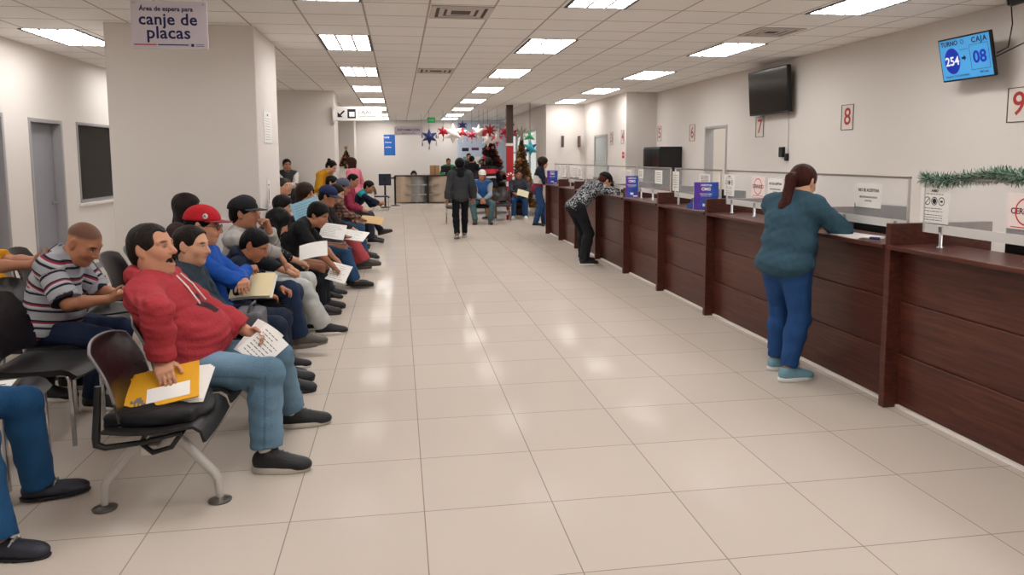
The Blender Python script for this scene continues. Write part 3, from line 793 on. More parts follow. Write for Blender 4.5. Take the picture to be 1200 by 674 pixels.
M_WALL = mat('wall_paint', '#dcd5cf', .75, spec=.2, noise=.02, nscale=1.5, bump=.04, bscale=90)
M_WHITE = mat('white_paint', '#e6e1da', .6); M_GREYF = mat('grey_door', '#8f8f96', .45, noise=.03, nscale=4)
M_FRAME = mat('door_frame_grey', '#a9a7a8', .4, .3); M_STEEL = mat('steel', '#b9b9bb', .3, 1); M_DARK = mat('dark_void', '#17171a', .8)
M_BLACK = mat('black_plastic', '#101012', .35); M_PAPER = mat('paper', '#e9e6e2', .8)
M_INK = mat('ink', '#1c1a1e', .8); M_RED = mat('red_print', '#c02a2c', .7); M_NAVY = mat('navy_print', '#1a2060', .7)
struct('floor', MB().b2((WL - 1.5, YN - .2, -.1), (8, YB + .2, 0)), M_FLOOR)
struct('ceiling', MB().b2((WL - 1.5, YN - .2, H), (8, YB + .2, H + .1)), M_CEIL)
# left wall: two doors and a dark window
def wall_x(name, x0, x1, ya, yb, holes, m=M_WALL):
    """wall slab between x0,x1 with rectangular openings (y0,y1,z0,z1)"""
    b = MB(); y = ya
    for (h0, h1, z0, z1) in sorted(holes):
        b.b2((x0, y, 0), (x1, h0, H)); 
        if z0 > 0: b.b2((x0, h0, 0), (x1, h1, z0))
        b.b2((x0, h0, z1), (x1, h1, H)); y = h1
    b.b2((x0, y, 0), (x1, yb, H)); return struct(name, b, m)
wall_x('wall_left', WL - .16, WL, YN, YB, [(8.35, 9.22, 0, 2.16), (9.80, 10.70, 0, 2.14), (11.15, 12.75, 1.0, 2.15)])
struct('wall_back', MB().b2((WL - .2, YB, 0), (8, YB + .15, H)), M_WALL)
struct('wall_near', MB().b2((WL - .2, YN - .15, 0), (8, YN, H)), M_WALL)
wall_x('wall_right', WR, WR + .15, YN, 15.55, [(12.02, 12.95, 0, 2.17)])
b = MB(); b.b2((4.95, 15.55, 0), (5.8, 19.2, H)); struct('wall_right_step', b, M_WALL)
wall_x('wall_right_far', 3.9, 4.05, 19.2, YB, [(20.6, 25.6, .9, 2.42)])
struct('wall_right_return', MB().b2((4.05, 19.2, 0), (5.8, 19.35, H)), M_WALL)
struct('wall_column', MB().b2((-2.99, 8.24, 0), (-1.5, 9.62, H), bev=.006), M_WALL)
struct('wall_column_second', MB().b2((WL, 15.9, 0), (-1.33, 16.9, H), bev=.006), M_WALL)
struct('wall_column_far', MB().b2((WL, 26.6, 0), (-1.55, YB, H)), M_WALL)
struct('baseboard_left', MB().b2((WL, 10.8, 0), (WL + .012, YB, .09)).b2((WL, YN, 0), (WL + .012, 8.25, .09)), M_GREYF)
def door(name, x, y0, y1, z1, face_sign, leaf, lab=None, handle=True, inset=.10):
    r = bpy.data.objects.new(name, None); COL.objects.link(r); r['kind'] = 'structure'
    f = MB(); t = .05
    for a in (y0, y1 - t): f.b2((x - face_sign * .15, a, 0), (x + face_sign * .012, a + t, z1), bev=.004)
    f.b2((x - face_sign * .15, y0 + t, z1 - t), (x + face_sign * .012, y1 - t, z1), bev=.004)
    f.build('frame', M_FRAME, r)
    if leaf:
        l = MB(); l.b2((x - face_sign * (inset + .04), y0 + t + .003, .008), (x - face_sign * inset, y1 - t - .003, z1 - t - .003), bev=.003); l.build('leaf', leaf, r)
        if handle:
            hb = MB(); yy = y1 - t - .10; xx = x - face_sign * inset
            hb.cyl((xx, yy, 1.05), (xx + face_sign * .05, yy, 1.05), .012, 10); hb.cyl((xx + face_sign * .05, yy + .01, 1.05), (xx + face_sign * .05, yy - .13, 1.05), .010, 10)
            hb.cyl((xx, yy, 1.05), (xx + face_sign * .008, yy, 1.05), .028, 16); hb.build('handle', M_STEEL, r)
    return r
door('door_1', WL, 9.80, 10.70, 2.14, 1, M_GREYF); door('door_2', WL, 8.35, 9.22, 2.16, 1, M_GREYF)
# dark window in the left wall and the unlit room behind it
M_GLASS = mat('window_glass', '#20201f', .03, trans=0, alpha=.55, spec=.6)
w = bpy.data.objects.new('window_1', None); COL.objects.link(w); w['kind'] = 'structure'
f = MB()
for (a0, a1, c0, c1) in ((11.15, 12.75, 1.0, 1.04), (11.15, 12.75, 2.11, 2.15), (11.15, 11.19, 1.04, 2.11), (12.71, 12.75, 1.04, 2.11)): f.b2((WL - .12, a0, c0), (WL + .012, a1, c1), bev=.003)
f.build('frame', M_FRAME, w); MB().b2((WL - .08, 11.19, 1.04), (WL - .072, 12.71, 2.11)).build('pane', M_GLASS, w)
struct('trim_1', MB().b2((WL - .02, 11.1, .955), (WL + .03, 12.8, 1.0), bev=.004), M_WHITE)
b = MB()
b.b2((WL - 1.5, 10.9, 0), (WL - 1.4, 13.2, H)); b.b2((WL - 1.4, 10.9, 0), (WL - .16, 10.98, H)); b.b2((WL - 1.4, 13.1, 0), (WL - .16, 13.2, H)); struct('wall_left_office', b, mat('office_wall', '#5d5a57', .8))
# lit corridor behind the open doorway on the right
door('door_3', WR, 12.02, 12.95, 2.17, -1, None)
b = MB(); b.b2((7.3, 11.0, 0), (7.4, 14.2, H)); b.b2((5.8, 10.9, 0), (7.4, 11.0, H)); b.b2((5.8, 14.2, 0), (7.4, 14.3, H)); struct('wall_right_corridor', b, M_WHITE)
# closed door with a glazed upper half in the stepped wall
r = bpy.data.objects.new('door_4', None); COL.objects.link(r); r['kind'] = 'structure'; x = 4.95
f = MB()
for a in (17.0, 18.05): f.b2((x - .03, a, 0), (x, a + .06, 2.16), bev=.004)
f.b2((x - .03, 17.06, 2.10), (x, 18.05, 2.16), bev=.004); f.build('frame', M_FRAME, r)
MB().b2((x - .018, 17.06, .01), (x, 18.05, 1.5), bev=.003).build('leaf', mat('door_panel', '#9aa39c', .5), r)
MB().b2((x - .014, 17.10, 1.5), (x - .004, 18.01, 2.10)).build('pane', mat('glazing_pale', '#9aa4a6', .08, spec=.7), r)
# far right windows
w = bpy.data.objects.new('window_2', None); COL.objects.link(w); w['kind'] = 'structure'
f = MB()
for y in np.linspace(20.6, 25.55, 5): f.b2((3.9, y, .9), (4.04, y + .05, 2.42))
for z in (.9, 1.75, 2.37): f.b2((3.902, 20.65, z), (4.038, 25.55, z + .05))
f.build('frame', M_FRAME, w); MB().b2((3.96, 20.65, .95), (3.97, 25.55, 2.37)).build('pane', mat('frosted_daylight', '#c9cdc8', .3, emit='#d6ddd6', estr=.45), w)
# ------------------------------------------------------------------ ceiling lights
LSTR = 12.6
def light_mat():
    m = bpy.data.materials.new('light_diffuser'); N, L = nt(m); b = N['Principled BSDF']
    tc = N.new('ShaderNodeTexCoord'); sp = N.new('ShaderNodeSeparateXYZ'); L.new(tc.outputs['Object'], sp.inputs[0]); o = []
    for ax, p in (('X', .19), ('Y', .195)):
        d = N.new('ShaderNodeMath'); d.operation = 'DIVIDE'; d.inputs[1].default_value = p; L.new(sp.outputs[ax], d.inputs[0])
        f = N.new('ShaderNodeMath'); f.operation = 'PINGPONG'; f.inputs[1].default_value = .5; L.new(d.outputs[0], f.inputs[0]); o.append(f.outputs[0])
    a = N.new('ShaderNodeMath'); a.operation = 'MINIMUM'; L.new(o[0], a.inputs[0]); L.new(o[1], a.inputs[1])
    mr = N.new('ShaderNodeMapRange'); mr.inputs['From Max'].default_value = .08; mr.inputs['To Min'].default_value = .55; mr.inputs['To Max'].default_value = 1.1 * LSTR
    L.new(a.outputs[0], mr.inputs['Value']); L.new(mr.outputs['Result'], b.inputs['Emission Strength'])
    b.inputs['Emission Color'].default_value = (1, .985, .97, 1); b.inputs['Base Color'].default_value = (.9, .9, .9, 1)
    return m
M_LIGHT = light_mat(); M_LFRAME = mat('light_frame', '#3a3634', .5)
row_names = {-3.44: 'over the left office doors', -.31: 'above the rows of seats', 2.16: 'over the middle of the aisle', 4.61: 'above the clerks behind the counter'}
ords = ['first', 'second', 'third', 'fourth', 'fifth', 'sixth', 'seventh', 'eighth', 'ninth', 'tenth']
first = None
for xr, ys in ((-3.44, (2.63, 5.68, 8.73, 11.78)), (-.31, tuple(-3.47 + 3.05 * i for i in range(10)) + (26.3,)), (2.16, tuple(-3.47 + 3.05 * i for i in range(10)) + (26.3,)), (4.61, (-3.47, -.42, 2.63, 5.68, 8.73, 11.78, 14.83, 17.6))):  # last panels of first three rows are added to brighten back wall and column
    n = 0
    for y in ys:
        if xr == 4.61 and y > 15: y = 17.7; xr2 = 4.62
        else: xr2 = xr
        if first is None:
            t = thing('ceiling_light', 'x', 'light', (0, 0, 0)); b = MB()
            for q in ((-.30, -.6, -.27, .6), (.27, -.6, .30, .6)): b.b2((q[0], q[1], -.008), (q[2], q[3], .04))
            for q in ((-.275, -.6, .275, -.585), (-.275, .585, .275, .6)): b.b2((q[0], q[1], -.004), (q[2], q[3], .04))
            b.build('frame', M_LFRAME, t); b = MB()
            for x in (-.092, .092): b.b2((x - .013, -.585, -.010), (x + .013, .585, -.003))
            for y_ in (-.39, -.195, 0, .195, .39): b.b2((-.27, y_ - .013, -.0095), (.27, y_ + .013, -.0035))
            b.build('louvre', M_WHITE, t); MB().b2((-.275, -.585, -.002), (.275, .585, .006)).build('diffuser', M_LIGHT, t); first = t
        else: t = copy_tree(first)
        t.location = (xr2 - .29, y + .6, H); t['group'] = 'recessed ceiling light panels'
        behind = y + 1.2 < 5
        if behind: t['label'] = 'recessed ceiling light panel behind the viewpoint ' + row_names[xr]
        else: t['label'] = f'recessed white ceiling light panel, {ords[n]} from the viewpoint {row_names[xr]}'; n += 1
# keep a corridor lamp
t = copy_tree(first); t.location = (6.55, 12.3, H); t['label'] = 'ceiling light panel in the bright passage behind the open doorway'; t['group'] = 'recessed ceiling light panels'
M_CEIL_V = mat('vent_slat', '#cfc6be', .6)
def vent(lab, x0, x1, y0, y1):
    t = thing('ceiling_vent', lab, 'air vent', ((x0 + x1) / 2, (y0 + y1) / 2, H)); hx, hy = (x1 - x0) / 2, (y1 - y0) / 2
    MB().b2((-hx, -hy, -.002), (hx, hy, .02)).build('backing', mat('vent_dark', '#4a4440', .7), t)
    for i, (o, w_) in enumerate(((0, .05), (.085, .045), (.16, .04))):
        b = MB(); ax, ay = hx - o, hy - o; z0, z1 = -.012 + .003 * i, -.003
        b.b2((-ax, -ay, z0), (ax, -ay + w_, z1)).b2((-ax, ay - w_, z0), (ax, ay, z1)).b2((-ax, -ay + w_, z0), (-ax + w_, ay - w_, z1)).b2((ax - w_, -ay + w_, z0), (ax, ay - w_, z1)); b.build('frame' if i == 0 else 'louvre', M_CEIL_V, t)
vent('large square ceiling air vent nearest the viewpoint, above the aisle', .33, .92, 6.95, 7.55); vent('second ceiling air vent farther along the aisle, in the same strip', .33, .92, 11.8, 12.4)
vent('ceiling air vent beside the light nearest the wall screen', 3.95, 4.5, 7.65, 8.2)
# world: unlit interior
w = bpy.data.worlds.new('World'); SC.world = w; w.use_nodes = True; w.node_tree.nodes['Background'].inputs[0].default_value = (.5, .5, .5, 1); w.node_tree.nodes['Background'].inputs[1].default_value = .3
# ------------------------------------------------------------------ camera (level of the eye 1.62 m, frame shifted, not tilted by hand)
cd = bpy.data.cameras.new('camera'); cam = bpy.data.objects.new('camera', cd); COL.objects.link(cam); SC.camera = cam
_f, _cy, _yaw, _pit, _rol = 852.6, 270., .1533, .1003, -.0048
F_ = Vector((math.sin(_yaw) * math.cos(_pit), math.cos(_yaw) * math.cos(_pit), -math.sin(_pit))); R_ = Vector((math.cos(_yaw), -math.sin(_yaw), 0)); U_ = R_.cross(F_)
R2 = R_ * math.cos(_rol) + U_ * math.sin(_rol); U2 = -R_ * math.sin(_rol) + U_ * math.cos(_rol)
Mc = Matrix((R2, U2, -F_)).transposed().to_4x4(); Mc.translation = (0, 0, 1.624); cam.matrix_world = Mc
cd.sensor_width = 36; cd.sensor_fit = 'HORIZONTAL'; cd.lens = _f / 1200 * 36; cd.shift_y = -(337 - _cy) / 1200; cd.clip_start = .05; cd.clip_end = 100
SC.view_settings.view_transform = 'Standard'; SC.view_settings.look = 'None'; SC.view_settings.gamma = 1; SC.view_settings.use_curve_mapping = False; SC.view_settings.exposure = 0.4
SC.cycles.max_bounces = 7; SC.cycles.diffuse_bounces = 5; SC.cycles.glossy_bounces = 3; SC.cycles.transparent_max_bounces = 16; SC.cycles.caustics_reflective = False; SC.cycles.caustics_refractive = False
SC.cycles.sample_clamp_indirect = 6
# ------------------------------------------------------------------ service counter
def wood_mat():
    m = bpy.data.materials.new('dark_wood'); N, L = nt(m); b = N['Principled BSDF']; b.inputs['Roughness'].default_value = .32; b.inputs['Specular IOR Level'].default_value = .35
    tc = N.new('ShaderNodeTexCoord'); mp = N.new('ShaderNodeMapping'); mp.inputs['Scale'].default_value = (6, .8, 14); L.new(tc.outputs['Object'], mp.inputs['Vector'])
    n = N.new('ShaderNodeTexNoise'); n.inputs['Scale'].default_value = 3; n.inputs['Detail'].default_value = 8; n.inputs['Distortion'].default_value = .8; L.new(mp.outputs[0], n.inputs['Vector'])
    r = ramp(N, [(.25, '#3c1f19'), (.5, '#4f2921'), (.75, '#623529')]); L.new(n.outputs['Fac'], r.inputs['Fac']); L.new(r.outputs['Color'], b.inputs['Base Color'])
    bp = N.new('ShaderNodeBump'); bp.inputs['Strength'].default_value = .08; bp.inputs['Distance'].default_value = .003; L.new(n.outputs['Fac'], bp.inputs['Height']); L.new(bp.outputs[0], b.inputs['Normal'])
    MATS['dark_wood'] = m; return m
M_WOOD = wood_mat(); M_EDGE_LIT = mat('wood_edge_lit', '#6b4438', .4); M_DESK = mat('desk_laminate', '#b5aca2', .45)
M_SCREEN = mat('screen_glass', '#e6e6e6', .06, alpha=.2, spec=.5); M_BANDG = mat('screen_reflection_band', '#e2e0dc', .4, alpha=.8)  # pale lower band paints in the reflection along the glass
ZT = 1.06
PY = [1.4, 2.79, 4.17, 5.62, 6.96, 8.35, 9.70, 11.18, 12.55, 13.85, 15.12]
nm = ['behind the viewpoint', 'nearest bay, cut by the frame edge, under the tinsel garland', 'where the woman in the teal top leans', 'just beyond the woman in the teal top', 'third panel bay beyond the woman, behind the large purple poster', 'fourth panel bay beyond the woman', 'beside the second purple poster', 'where the man in the patterned jacket leans', 'just beyond the man in the patterned jacket', 'last bay at the far end of the counter']
G = 'bays of the dark wood service counter'
for i in range(len(PY) - 1):
    y0, y1 = PY[i], PY[i + 1]; n = y1 - y0 - .05
    t = thing('service_counter', 'dark brown wood counter bay ' + nm[i], 'counter', (3.06, y0, 0), 0, G)
    # upright divider with a raised top that separates the clerks
    d = MB(); d.b2((0, -.025, 0), (.72, .025, ZT + .135), bev=.003); d.build('divider', M_WOOD, t)
    if i == len(PY) - 2:
        d = MB(); d.b2((0, y1 - y0 - .025, 0), (.72, y1 - y0 + .025, ZT + .135), bev=.003); d.build('end_panel', M_WOOD, t)
    for j in range(3):
        z0 = .02 + .338 * j; z1 = z0 + .334
        b = MB(); b.prism([(.105, z0), (.12, z0), (.12, z1), (.088, z1), (.088, z1 - .006)], 1, .026, y1 - y0 - .026); b.build('front_board', M_WOOD, t)
        b = MB(); b.b2((.0865, .026, z1 - .003), (.094, y1 - y0 - .026, z1 + .0015)); b.build('board_edge_lit', M_EDGE_LIT, t)  # lighter strip paints the lit top edge of each board
    k = MB(); k.b2((.085, .026, 0), (.12, y1 - y0 - .026, .018)); k.build('kick_strip', M_WHITE, t)
    w = MB(); w.b2((-.02, .026, ZT - .028), (.40, y1 - y0 - .026, ZT), bev=.004); w.build('worktop', M_WOOD, t)
    c = MB(); c.b2((.12, .03, .03), (.135, y1 - y0 - .03, ZT - .03)); c.build('back_panel', M_WOOD, t)
    c = MB(); c.b2((.40, .03, .70), (1.05, y1 - y0 - .03, .73), bev=.004); c.b2((1.0, .03, 0), (1.03, y1 - y0 - .03, .70)); c.build('clerk_desk', M_DESK, t)
def screen(i, lab, ya, yb, posts):
    """glass sneeze guard on steel posts"""
    x = 3.25; t = thing('glass_screen', lab, 'glass screen', (x, ya, ZT), 0, 'glass screens on the counter'); L_ = yb - ya
    b = MB(); b.b2((-.003, 0, .085 + .055), (.003, L_, .425)); b.build('pane', M_SCREEN, t)
    b = MB(); b.b2((-.004, 0, .085), (.004, L_, .14)); b.build('lower_band', M_BANDG, t)
    b = MB(); b.b2((-.012, 0, .413), (.012, L_, .428), bev=.003); b.build('top_rail', mat('rail_grey', '#8b857c', .4, .6), t)
    for yy in (0.0, L_ - .012):
        b = MB(); b.b2((-.009, yy, .085), (.009, yy + .012, .413), bev=.002); b.build('side_rail', mat('rail_pale', '#c9c5be', .4, .4), t)
    for yy in posts:
        b = MB(); b.lathe([(.022, .001), (.022, .006), (.011, .008), (.011, .10)], c=(0, yy, 0), n=14)
        b.box((0, yy, .115), (.022, .026, .04), bev=.004); b.build('post', M_STEEL, t)
SCR = ['glass screen under the green tinsel garland at the near end', 'glass screen in front of the woman in the teal top', 'glass screen behind the large purple counter poster, with a closed notice', 'glass screen just left of the large purple poster', 'glass screen right of the second purple poster', 'glass screen left of the second purple poster', 'glass screen in front of the man in the patterned jacket', 'glass screen just beyond the man in the patterned jacket', 'glass screen at the far end of the counter']
for i in range(1, len(PY) - 1):
    ya, yb = PY[i] + .07, PY[i + 1] - .07
    screen(i, SCR[i - 1], ya, yb, [yb - ya - .12, (yb - ya) / 2 + .02, .12] if i != 1 else [yb - ya - .15, yb - ya - .78, .15])
# tinsel garland along the top rail of the nearest screen
def garland(name, pts, r, n, cols, lab, mats=None, fl=.03):
    rs = random.Random(3); b = MB(); P = [np.array(p, float) for p in pts]
    b.tube(P, r * .18, 6)
    for k in range(n):
        t = rs.random() * (len(P) - 1); i = int(t); q = P[i] + (P[i + 1] - P[i]) * (t - i)
        d = nrm(np.array([rs.gauss(0, 1) for _ in range(3)])); l = r * (.6 + .6 * rs.random()); w = nrm(np.cross(d, (0.3, .5, .8))) * .0035 * (r / .05)
        u = np.cross(d, w); m = rs.choice(cols); tip = q + d * l + V3(0, 0, -.004)
        b.add([q - w, q + w, tip + w * .3, tip - w * .3, q + u], [(0, 1, 2, 3), (1, 0, 4), (0, 3, 4), (3, 2, 4), (2, 1, 4)], m)
    return b
MG = [mat('tinsel_dark', '#27493a', .45), mat('tinsel_green', '#5f8f78', .4), mat('tinsel_silver', '#c9d6cb', .35)]
pts = [(3.25 + .02 * math.sin(9 * y), y, ZT + .425 + .012 + .022 * math.sin(7.3 * y + 1)) for y in np.linspace(4.10, 2.85, 26)]
o = garland('garland', pts, .052, 4200, [0, 0, 1, 1, 2, 2], '').build('tinsel_garland', MG); tag(o, 'green and silver tinsel garland lying along the nearest glass screen', 'garland')
# ------------------------------------------------------------------ papers and signs
def lines(b, w, h, ys, x0, x1, rs, mi=0, th=.004):
    for y in ys:
        x = x0
        while x < x1 - .004:
            l = min(rs.uniform(.008, .028), x1 - x); b.add([(x, y - th / 2, .0012), (x + l, y - th / 2, .0012), (x + l, y + th / 2, .0012), (x, y + th / 2, .0012)], [(0, 1, 2, 3)], mi); x += l + .006
def paper(name, lab, cat, M, w, h, content=(), bg=None, frame=None, group=None, rules=None, seed=1):
    """a flat sheet: local x right, y up, z out; content (text, size, x, y, material, bold)"""
    t = thing(name, lab, cat, M.translation, 0, group); t.matrix_world = M
    b = MB(); b.b2((-w / 2, -h / 2, -.0008), (w / 2, h / 2, .0006)); b.build('sheet', bg or M_PAPER, t)
    for c in content:
        text(c[0], c[1], Matrix.Translation((c[2], c[3], .001)), c[4], t, ext=.0003, bold=c[5] if len(c) > 5 else 0, sx=c[6] if len(c) > 6 else 1)
    if rules:
        rb = MB(); lines(rb, w, h, rules[0], rules[1], rules[2], random.Random(seed), 0, rules[3] if len(rules) > 3 else .004); rb.build('print', M_INK, t)
    if frame:
        f = MB()
        for q in ((-w / 2, -h / 2, w / 2, -h / 2 + .007), (-w / 2, h / 2 - .007, w / 2, h / 2), (-w / 2, -h / 2, -w / 2 + .007, h / 2), (w / 2 - .007, -h / 2, w / 2, h / 2)): f.b2((q[0], q[1], 0), (q[2], q[3], .006))
        f.build('frame', frame, t)
    return t
def ring(b, cx, cy, r, w, mi=0, n=28, sy=1):
    vs = [];
    for k in range(n): a = 2 * PI * k / n; vs += [(cx + r * math.cos(a), cy + r * sy * math.sin(a), .0016), (cx + (r - w) * math.cos(a), cy + (r - w) * sy * math.sin(a), .0016)]
    b.add(vs, [(2 * k, (2 * k + 2) % (2 * n), (2 * k + 3) % (2 * n), 2 * k + 1) for k in range(n)], mi)
def disc(b, cx, cy, r, mi=0, n=28, sy=1, z=.0012): b.add([(cx + r * math.cos(2 * PI * k / n), cy + r * sy * math.sin(2 * PI * k / n), z) for k in range(n)], [tuple(range(n))], mi)
def rect(b, x0, y0, x1, y1, mi=0, z=.0012): b.add([(x0, y0, z), (x1, y0, z), (x1, y1, z), (x0, y1, z)], [(0, 1, 2, 3)], mi)
XG = 3.244
def onglass(y, z): return face((XG, y, z), (0, -1, 0), (0, 0, 1))
def prohib(lab, y, z, w=.24, h=.215):
    t = paper('notice', lab, 'notice', onglass(y, z), w, h, [('AVISO', .02, 0, h * .42, M_INK, .0008)], group='notices with three prohibition symbols on the glass', rules=([h * .33, -h * .08, -h * .16, -h * .27, -h * .34, -h * .41], -w * .36, w * .3))
    b = MB()
    for x in (-.06, 0, .06):
        ring(b, x, h * .13, .026, .005)
    disc(b, 0, h * .13, .017); b.box((-.06, h * .13, .0015), (.04, .005, .0008), M=Matrix.Rotation(.8, 4, 'Z')); b.box((.06, h * .13, .0015), (.02, .012, .0008)); b.build('symbol', M_INK, t)
prohib('white notice with three round symbols under the garland on the nearest glass', 4.01, 1.315)
prohib('white notice with round symbols just right of the large purple poster', 6.83, 1.335, .22, .21); 
paper('notice', 'white NO SE ACEPTAN notice on the glass right of the woman in teal', 'notice', onglass(4.65, 1.345), .275, .17, [('NO SE ACEPTAN', .030, 0, .036, M_INK, .001), ('BILLETES MALTRATADOS', .017, 0, -.012, M_INK, .0005), ('O ROTOS', .017, 0, -.038, M_INK, .0005)])
paper('notice', 'white NO SE ACEPTAN notice half hidden by the ponytail of the woman in teal', 'notice', onglass(5.93, 1.345), .26, .17, [('NO SE ACEPTAN', .028, 0, .036, M_INK, .001), ('BILLETES MALTRATADOS', .016, 0, -.012, M_INK, .0005), ('O ROTOS', .016, 0, -.038, M_INK, .0005)])
def cerrado(lab, y, z, w=.25, h=.19):
    t = paper('closed_sign', lab, 'sign', onglass(y, z), w, h, [('CERRADO', .044, 0, 0, mat('maroon_print', '#5c2330', .7), .0012)], bg=mat('pink_paper', '#ecdcd8', .8), group='CERRADO signs on the glass')
    b = MB(); ring(b, 0, 0, .075, .008); rect(b, -w * .4, -h * .46, w * .4, -h * .43); b.build('red_ring', M_RED, t)
cerrado('CERRADO sign with a red ring on the glass left of the woman in teal', 6.24, 1.345); cerrado('CERRADO sign cut by the right edge of the picture under the garland', 3.34, 1.325)
rs = random.Random(5)
for (y, z, w, h, lab) in ((7.42, 1.385, .27, .10, 'white paper on the glass just above the large purple poster'), (8.25, 1.33, .2, .23, 'tall white notice with paragraphs on the glass left of the large purple poster'), (8.83, 1.365, .26, .17, 'white notice on the glass right of the second purple poster'), (9.52, 1.39, .2, .12, 'small white paper above the second purple poster'), (10.05, 1.34, .2, .2, 'white notice on the glass behind the head of the man in the patterned jacket'), (12.9, 1.34, .24, .18, 'white notice on the glass left of the man in the patterned jacket'), (13.35, 1.34, .2, .2, 'second white notice on the glass left of the man in the patterned jacket'), (14.2, 1.34, .24, .2, 'white notice on the glass right of the farthest purple poster'), (14.6, 1.35, .15, .2, 'narrow white notice beside the farthest purple poster')):
    paper('notice', lab, 'notice', onglass(y, z), w, h, rules=([h * q for q in (.3, .18, .06, -.06, -.18, -.3)], -w * .38, w * .36, .006), seed=int(y * 10), group='paper notices taped to the glass screens')
# purple posters in acrylic stands
def poster_mat():
    m = bpy.data.materials.new('poster_print'); N, L = nt(m); b = N['Principled BSDF']; b.inputs['Roughness'].default_value = .35
    tc = N.new('ShaderNodeTexCoord'); sp = N.new('ShaderNodeSeparateXYZ'); L.new(tc.outputs['Object'], sp.inputs[0])
    n = N.new('ShaderNodeTexNoise'); n.inputs['Scale'].default_value = 5; L.new(tc.outputs['Object'], n.inputs['Vector'])
    a = N.new('ShaderNodeMath'); a.operation = 'MULTIPLY_ADD'; a.inputs[1].default_value = 2.2; L.new(sp.outputs['X'], a.inputs[0]); L.new(n.outputs['Fac'], a.inputs[2])
    r = ramp(N, [(.15, '#3a2a96'), (.38, '#5a2f9e'), (.52, '#2c55b4'), (.72, '#1f3f9c'), (.9, '#8a2f8c')]); L.new(a.outputs[0], r.inputs['Fac']); L.new(r.outputs['Color'], b.inputs['Base Color']); return m
M_POST = poster_mat(); M_PW = mat('poster_white', '#f0eef5', .6); M_ACR = mat('acrylic', '#e6e8ee', .08, alpha=.25)
def poster(lab, x, y, w, h, ang):
    t = thing('poster_stand', lab, 'poster', (x, y, ZT + .002), ang, 'purple posters in acrylic stands on the counter')   # faces local -x
    a = MB(); a.b2((-.008, -w / 2 - .008, .0), (.004, w / 2 + .008, h + .015)); a.b2((-.05, -w / 2 - .008, 0), (.05, w / 2 + .008, .006)); a.build('acrylic_stand', M_ACR, t)
    M = face((-.0105, 0, h / 2 + .008), (0, -1, 0), (0, 0, 1)); s = bpy.data.objects.new('poster_sheet', None)
    b = MB(); b.b2((-w / 2, -h / 2, -.001), (w / 2, h / 2, .001)); o = b.build('poster_sheet', M_POST, t); o.matrix_local = M
    q = Matrix.Translation((0, 0, .002))
    text('CRÉDITOS', h * .085, q @ Matrix.Translation((0, h * .39, 0)), M_PW, o, bold=.001); text('CMG', h * .15, q @ Matrix.Translation((0, h * .25, 0)), M_PW, o, bold=.002)
    text('PAGO EN LINEA', h * .06, q @ Matrix.Translation((0, h * .07, 0)), M_PW, o, bold=.0006); text('DISPONIBLE AQUI', h * .045, q @ Matrix.Translation((0, h * .0, 0)), M_PW, o)
    lb = MB(); lb.box((0, -h * .33, .002), (w * .26, h * .10, .001), bev=.0004); lb.box((w * .28, -h * .44, .002), (w * .34, h * .05, .001)); lb.build('logo', M_PW, o)
    return t
poster('large purple poster standing on the counter in the middle of the row', 3.15, 7.16, .25, .285, .95)
poster('second purple poster on the counter, behind the man in the patterned jacket', 3.15, 9.60, .17, .29, 1.0)
poster('farthest purple poster at the far end of the counter', 3.15, 14.85, .22, .27, 1.1)
# blue stapler-like pen tray by the big poster, woman's papers
t = thing('tape_dispenser', 'blue tape dispenser on the counter left of the large purple poster', 'tape dispenser', (3.14, 7.50, ZT + .001)); M_BLUE = mat('blue_plastic', '#1f4aa0', .4)
b = MB(); b.prism([(-.07, 0), (.07, 0), (.07, .03), (.02, .045), (-.03, .075), (-.06, .07)], 0, -.03, .03); b.build('base', M_BLUE, t); b = MB(); b.lathe([(.015, -.012), (.032, -.012), (.032, .012), (.015, .012)], n=18, M=Matrix.Translation((0, -.03, .085)) @ Matrix.Rotation(PI / 2, 4, 'Y')); b.build('tape_roll', M_BLACK, t)
b = MB()
for i in range(3): b.box((0, 0, .002 + .004 * i), (.21, .29, .0035), M=Matrix.Rotation(.07 * i, 4, 'Z'))
o = b.build('document_stack', M_PAPER, loc=(3.15, 4.62, ZT)); tag(o, 'white documents lying on the counter in front of the woman in teal', 'papers')
t = thing('marker_pen', 'white pen with a dark blue cap on the documents by the counter divider', 'pen', (3.10, 4.42, ZT + .008), .4); b = MB(); b.tube([(0, -.01, .006), (0, .1, .006)], .0055, 10); b.build('barrel', M_WHITE, t); b = MB(); b.tube([(0, -.075, .007), (0, -.01, .007)], .009, 10); b.build('pen_cap', mat('pen_navy', '#1a2a6a', .4), t)
# clerk-side things seen through the glass
def monitor(lab, x, y, rz):
    t = thing('monitor', lab, 'monitor', (x, y, .73), rz, 'monitors on the clerk desks'); b = MB(); b.lathe([(.10, 0), (.10, .012), (.02, .02), (.02, .2)], n=18); b.build('stand', M_BLACK, t)
    b = MB(); b.box((-.02, 0, .36), (.035, .5, .31), bev=.008); b.build('housing', M_BLACK, t); b = MB(); b.box((.0, 0, .36), (.006, .47, .275)); b.build('panel', mat('dark_panel', '#18191c', .2), t)
for (y, lab) in ((3.65, 'black monitor behind the nearest glass screen'), (5.15, 'black monitor behind the glass by the woman in teal'), (6.35, 'black monitor behind the CERRADO sign left of the woman in teal'), (7.75, 'black monitor behind the large purple poster'), (9.0, 'black monitor behind the glass right of the second purple poster'), (10.6, 'black monitor behind the glass beside the second purple poster'), (13.2, 'black monitor behind the glass left of the man in the patterned jacket')): monitor(lab, 3.72, y, .2)
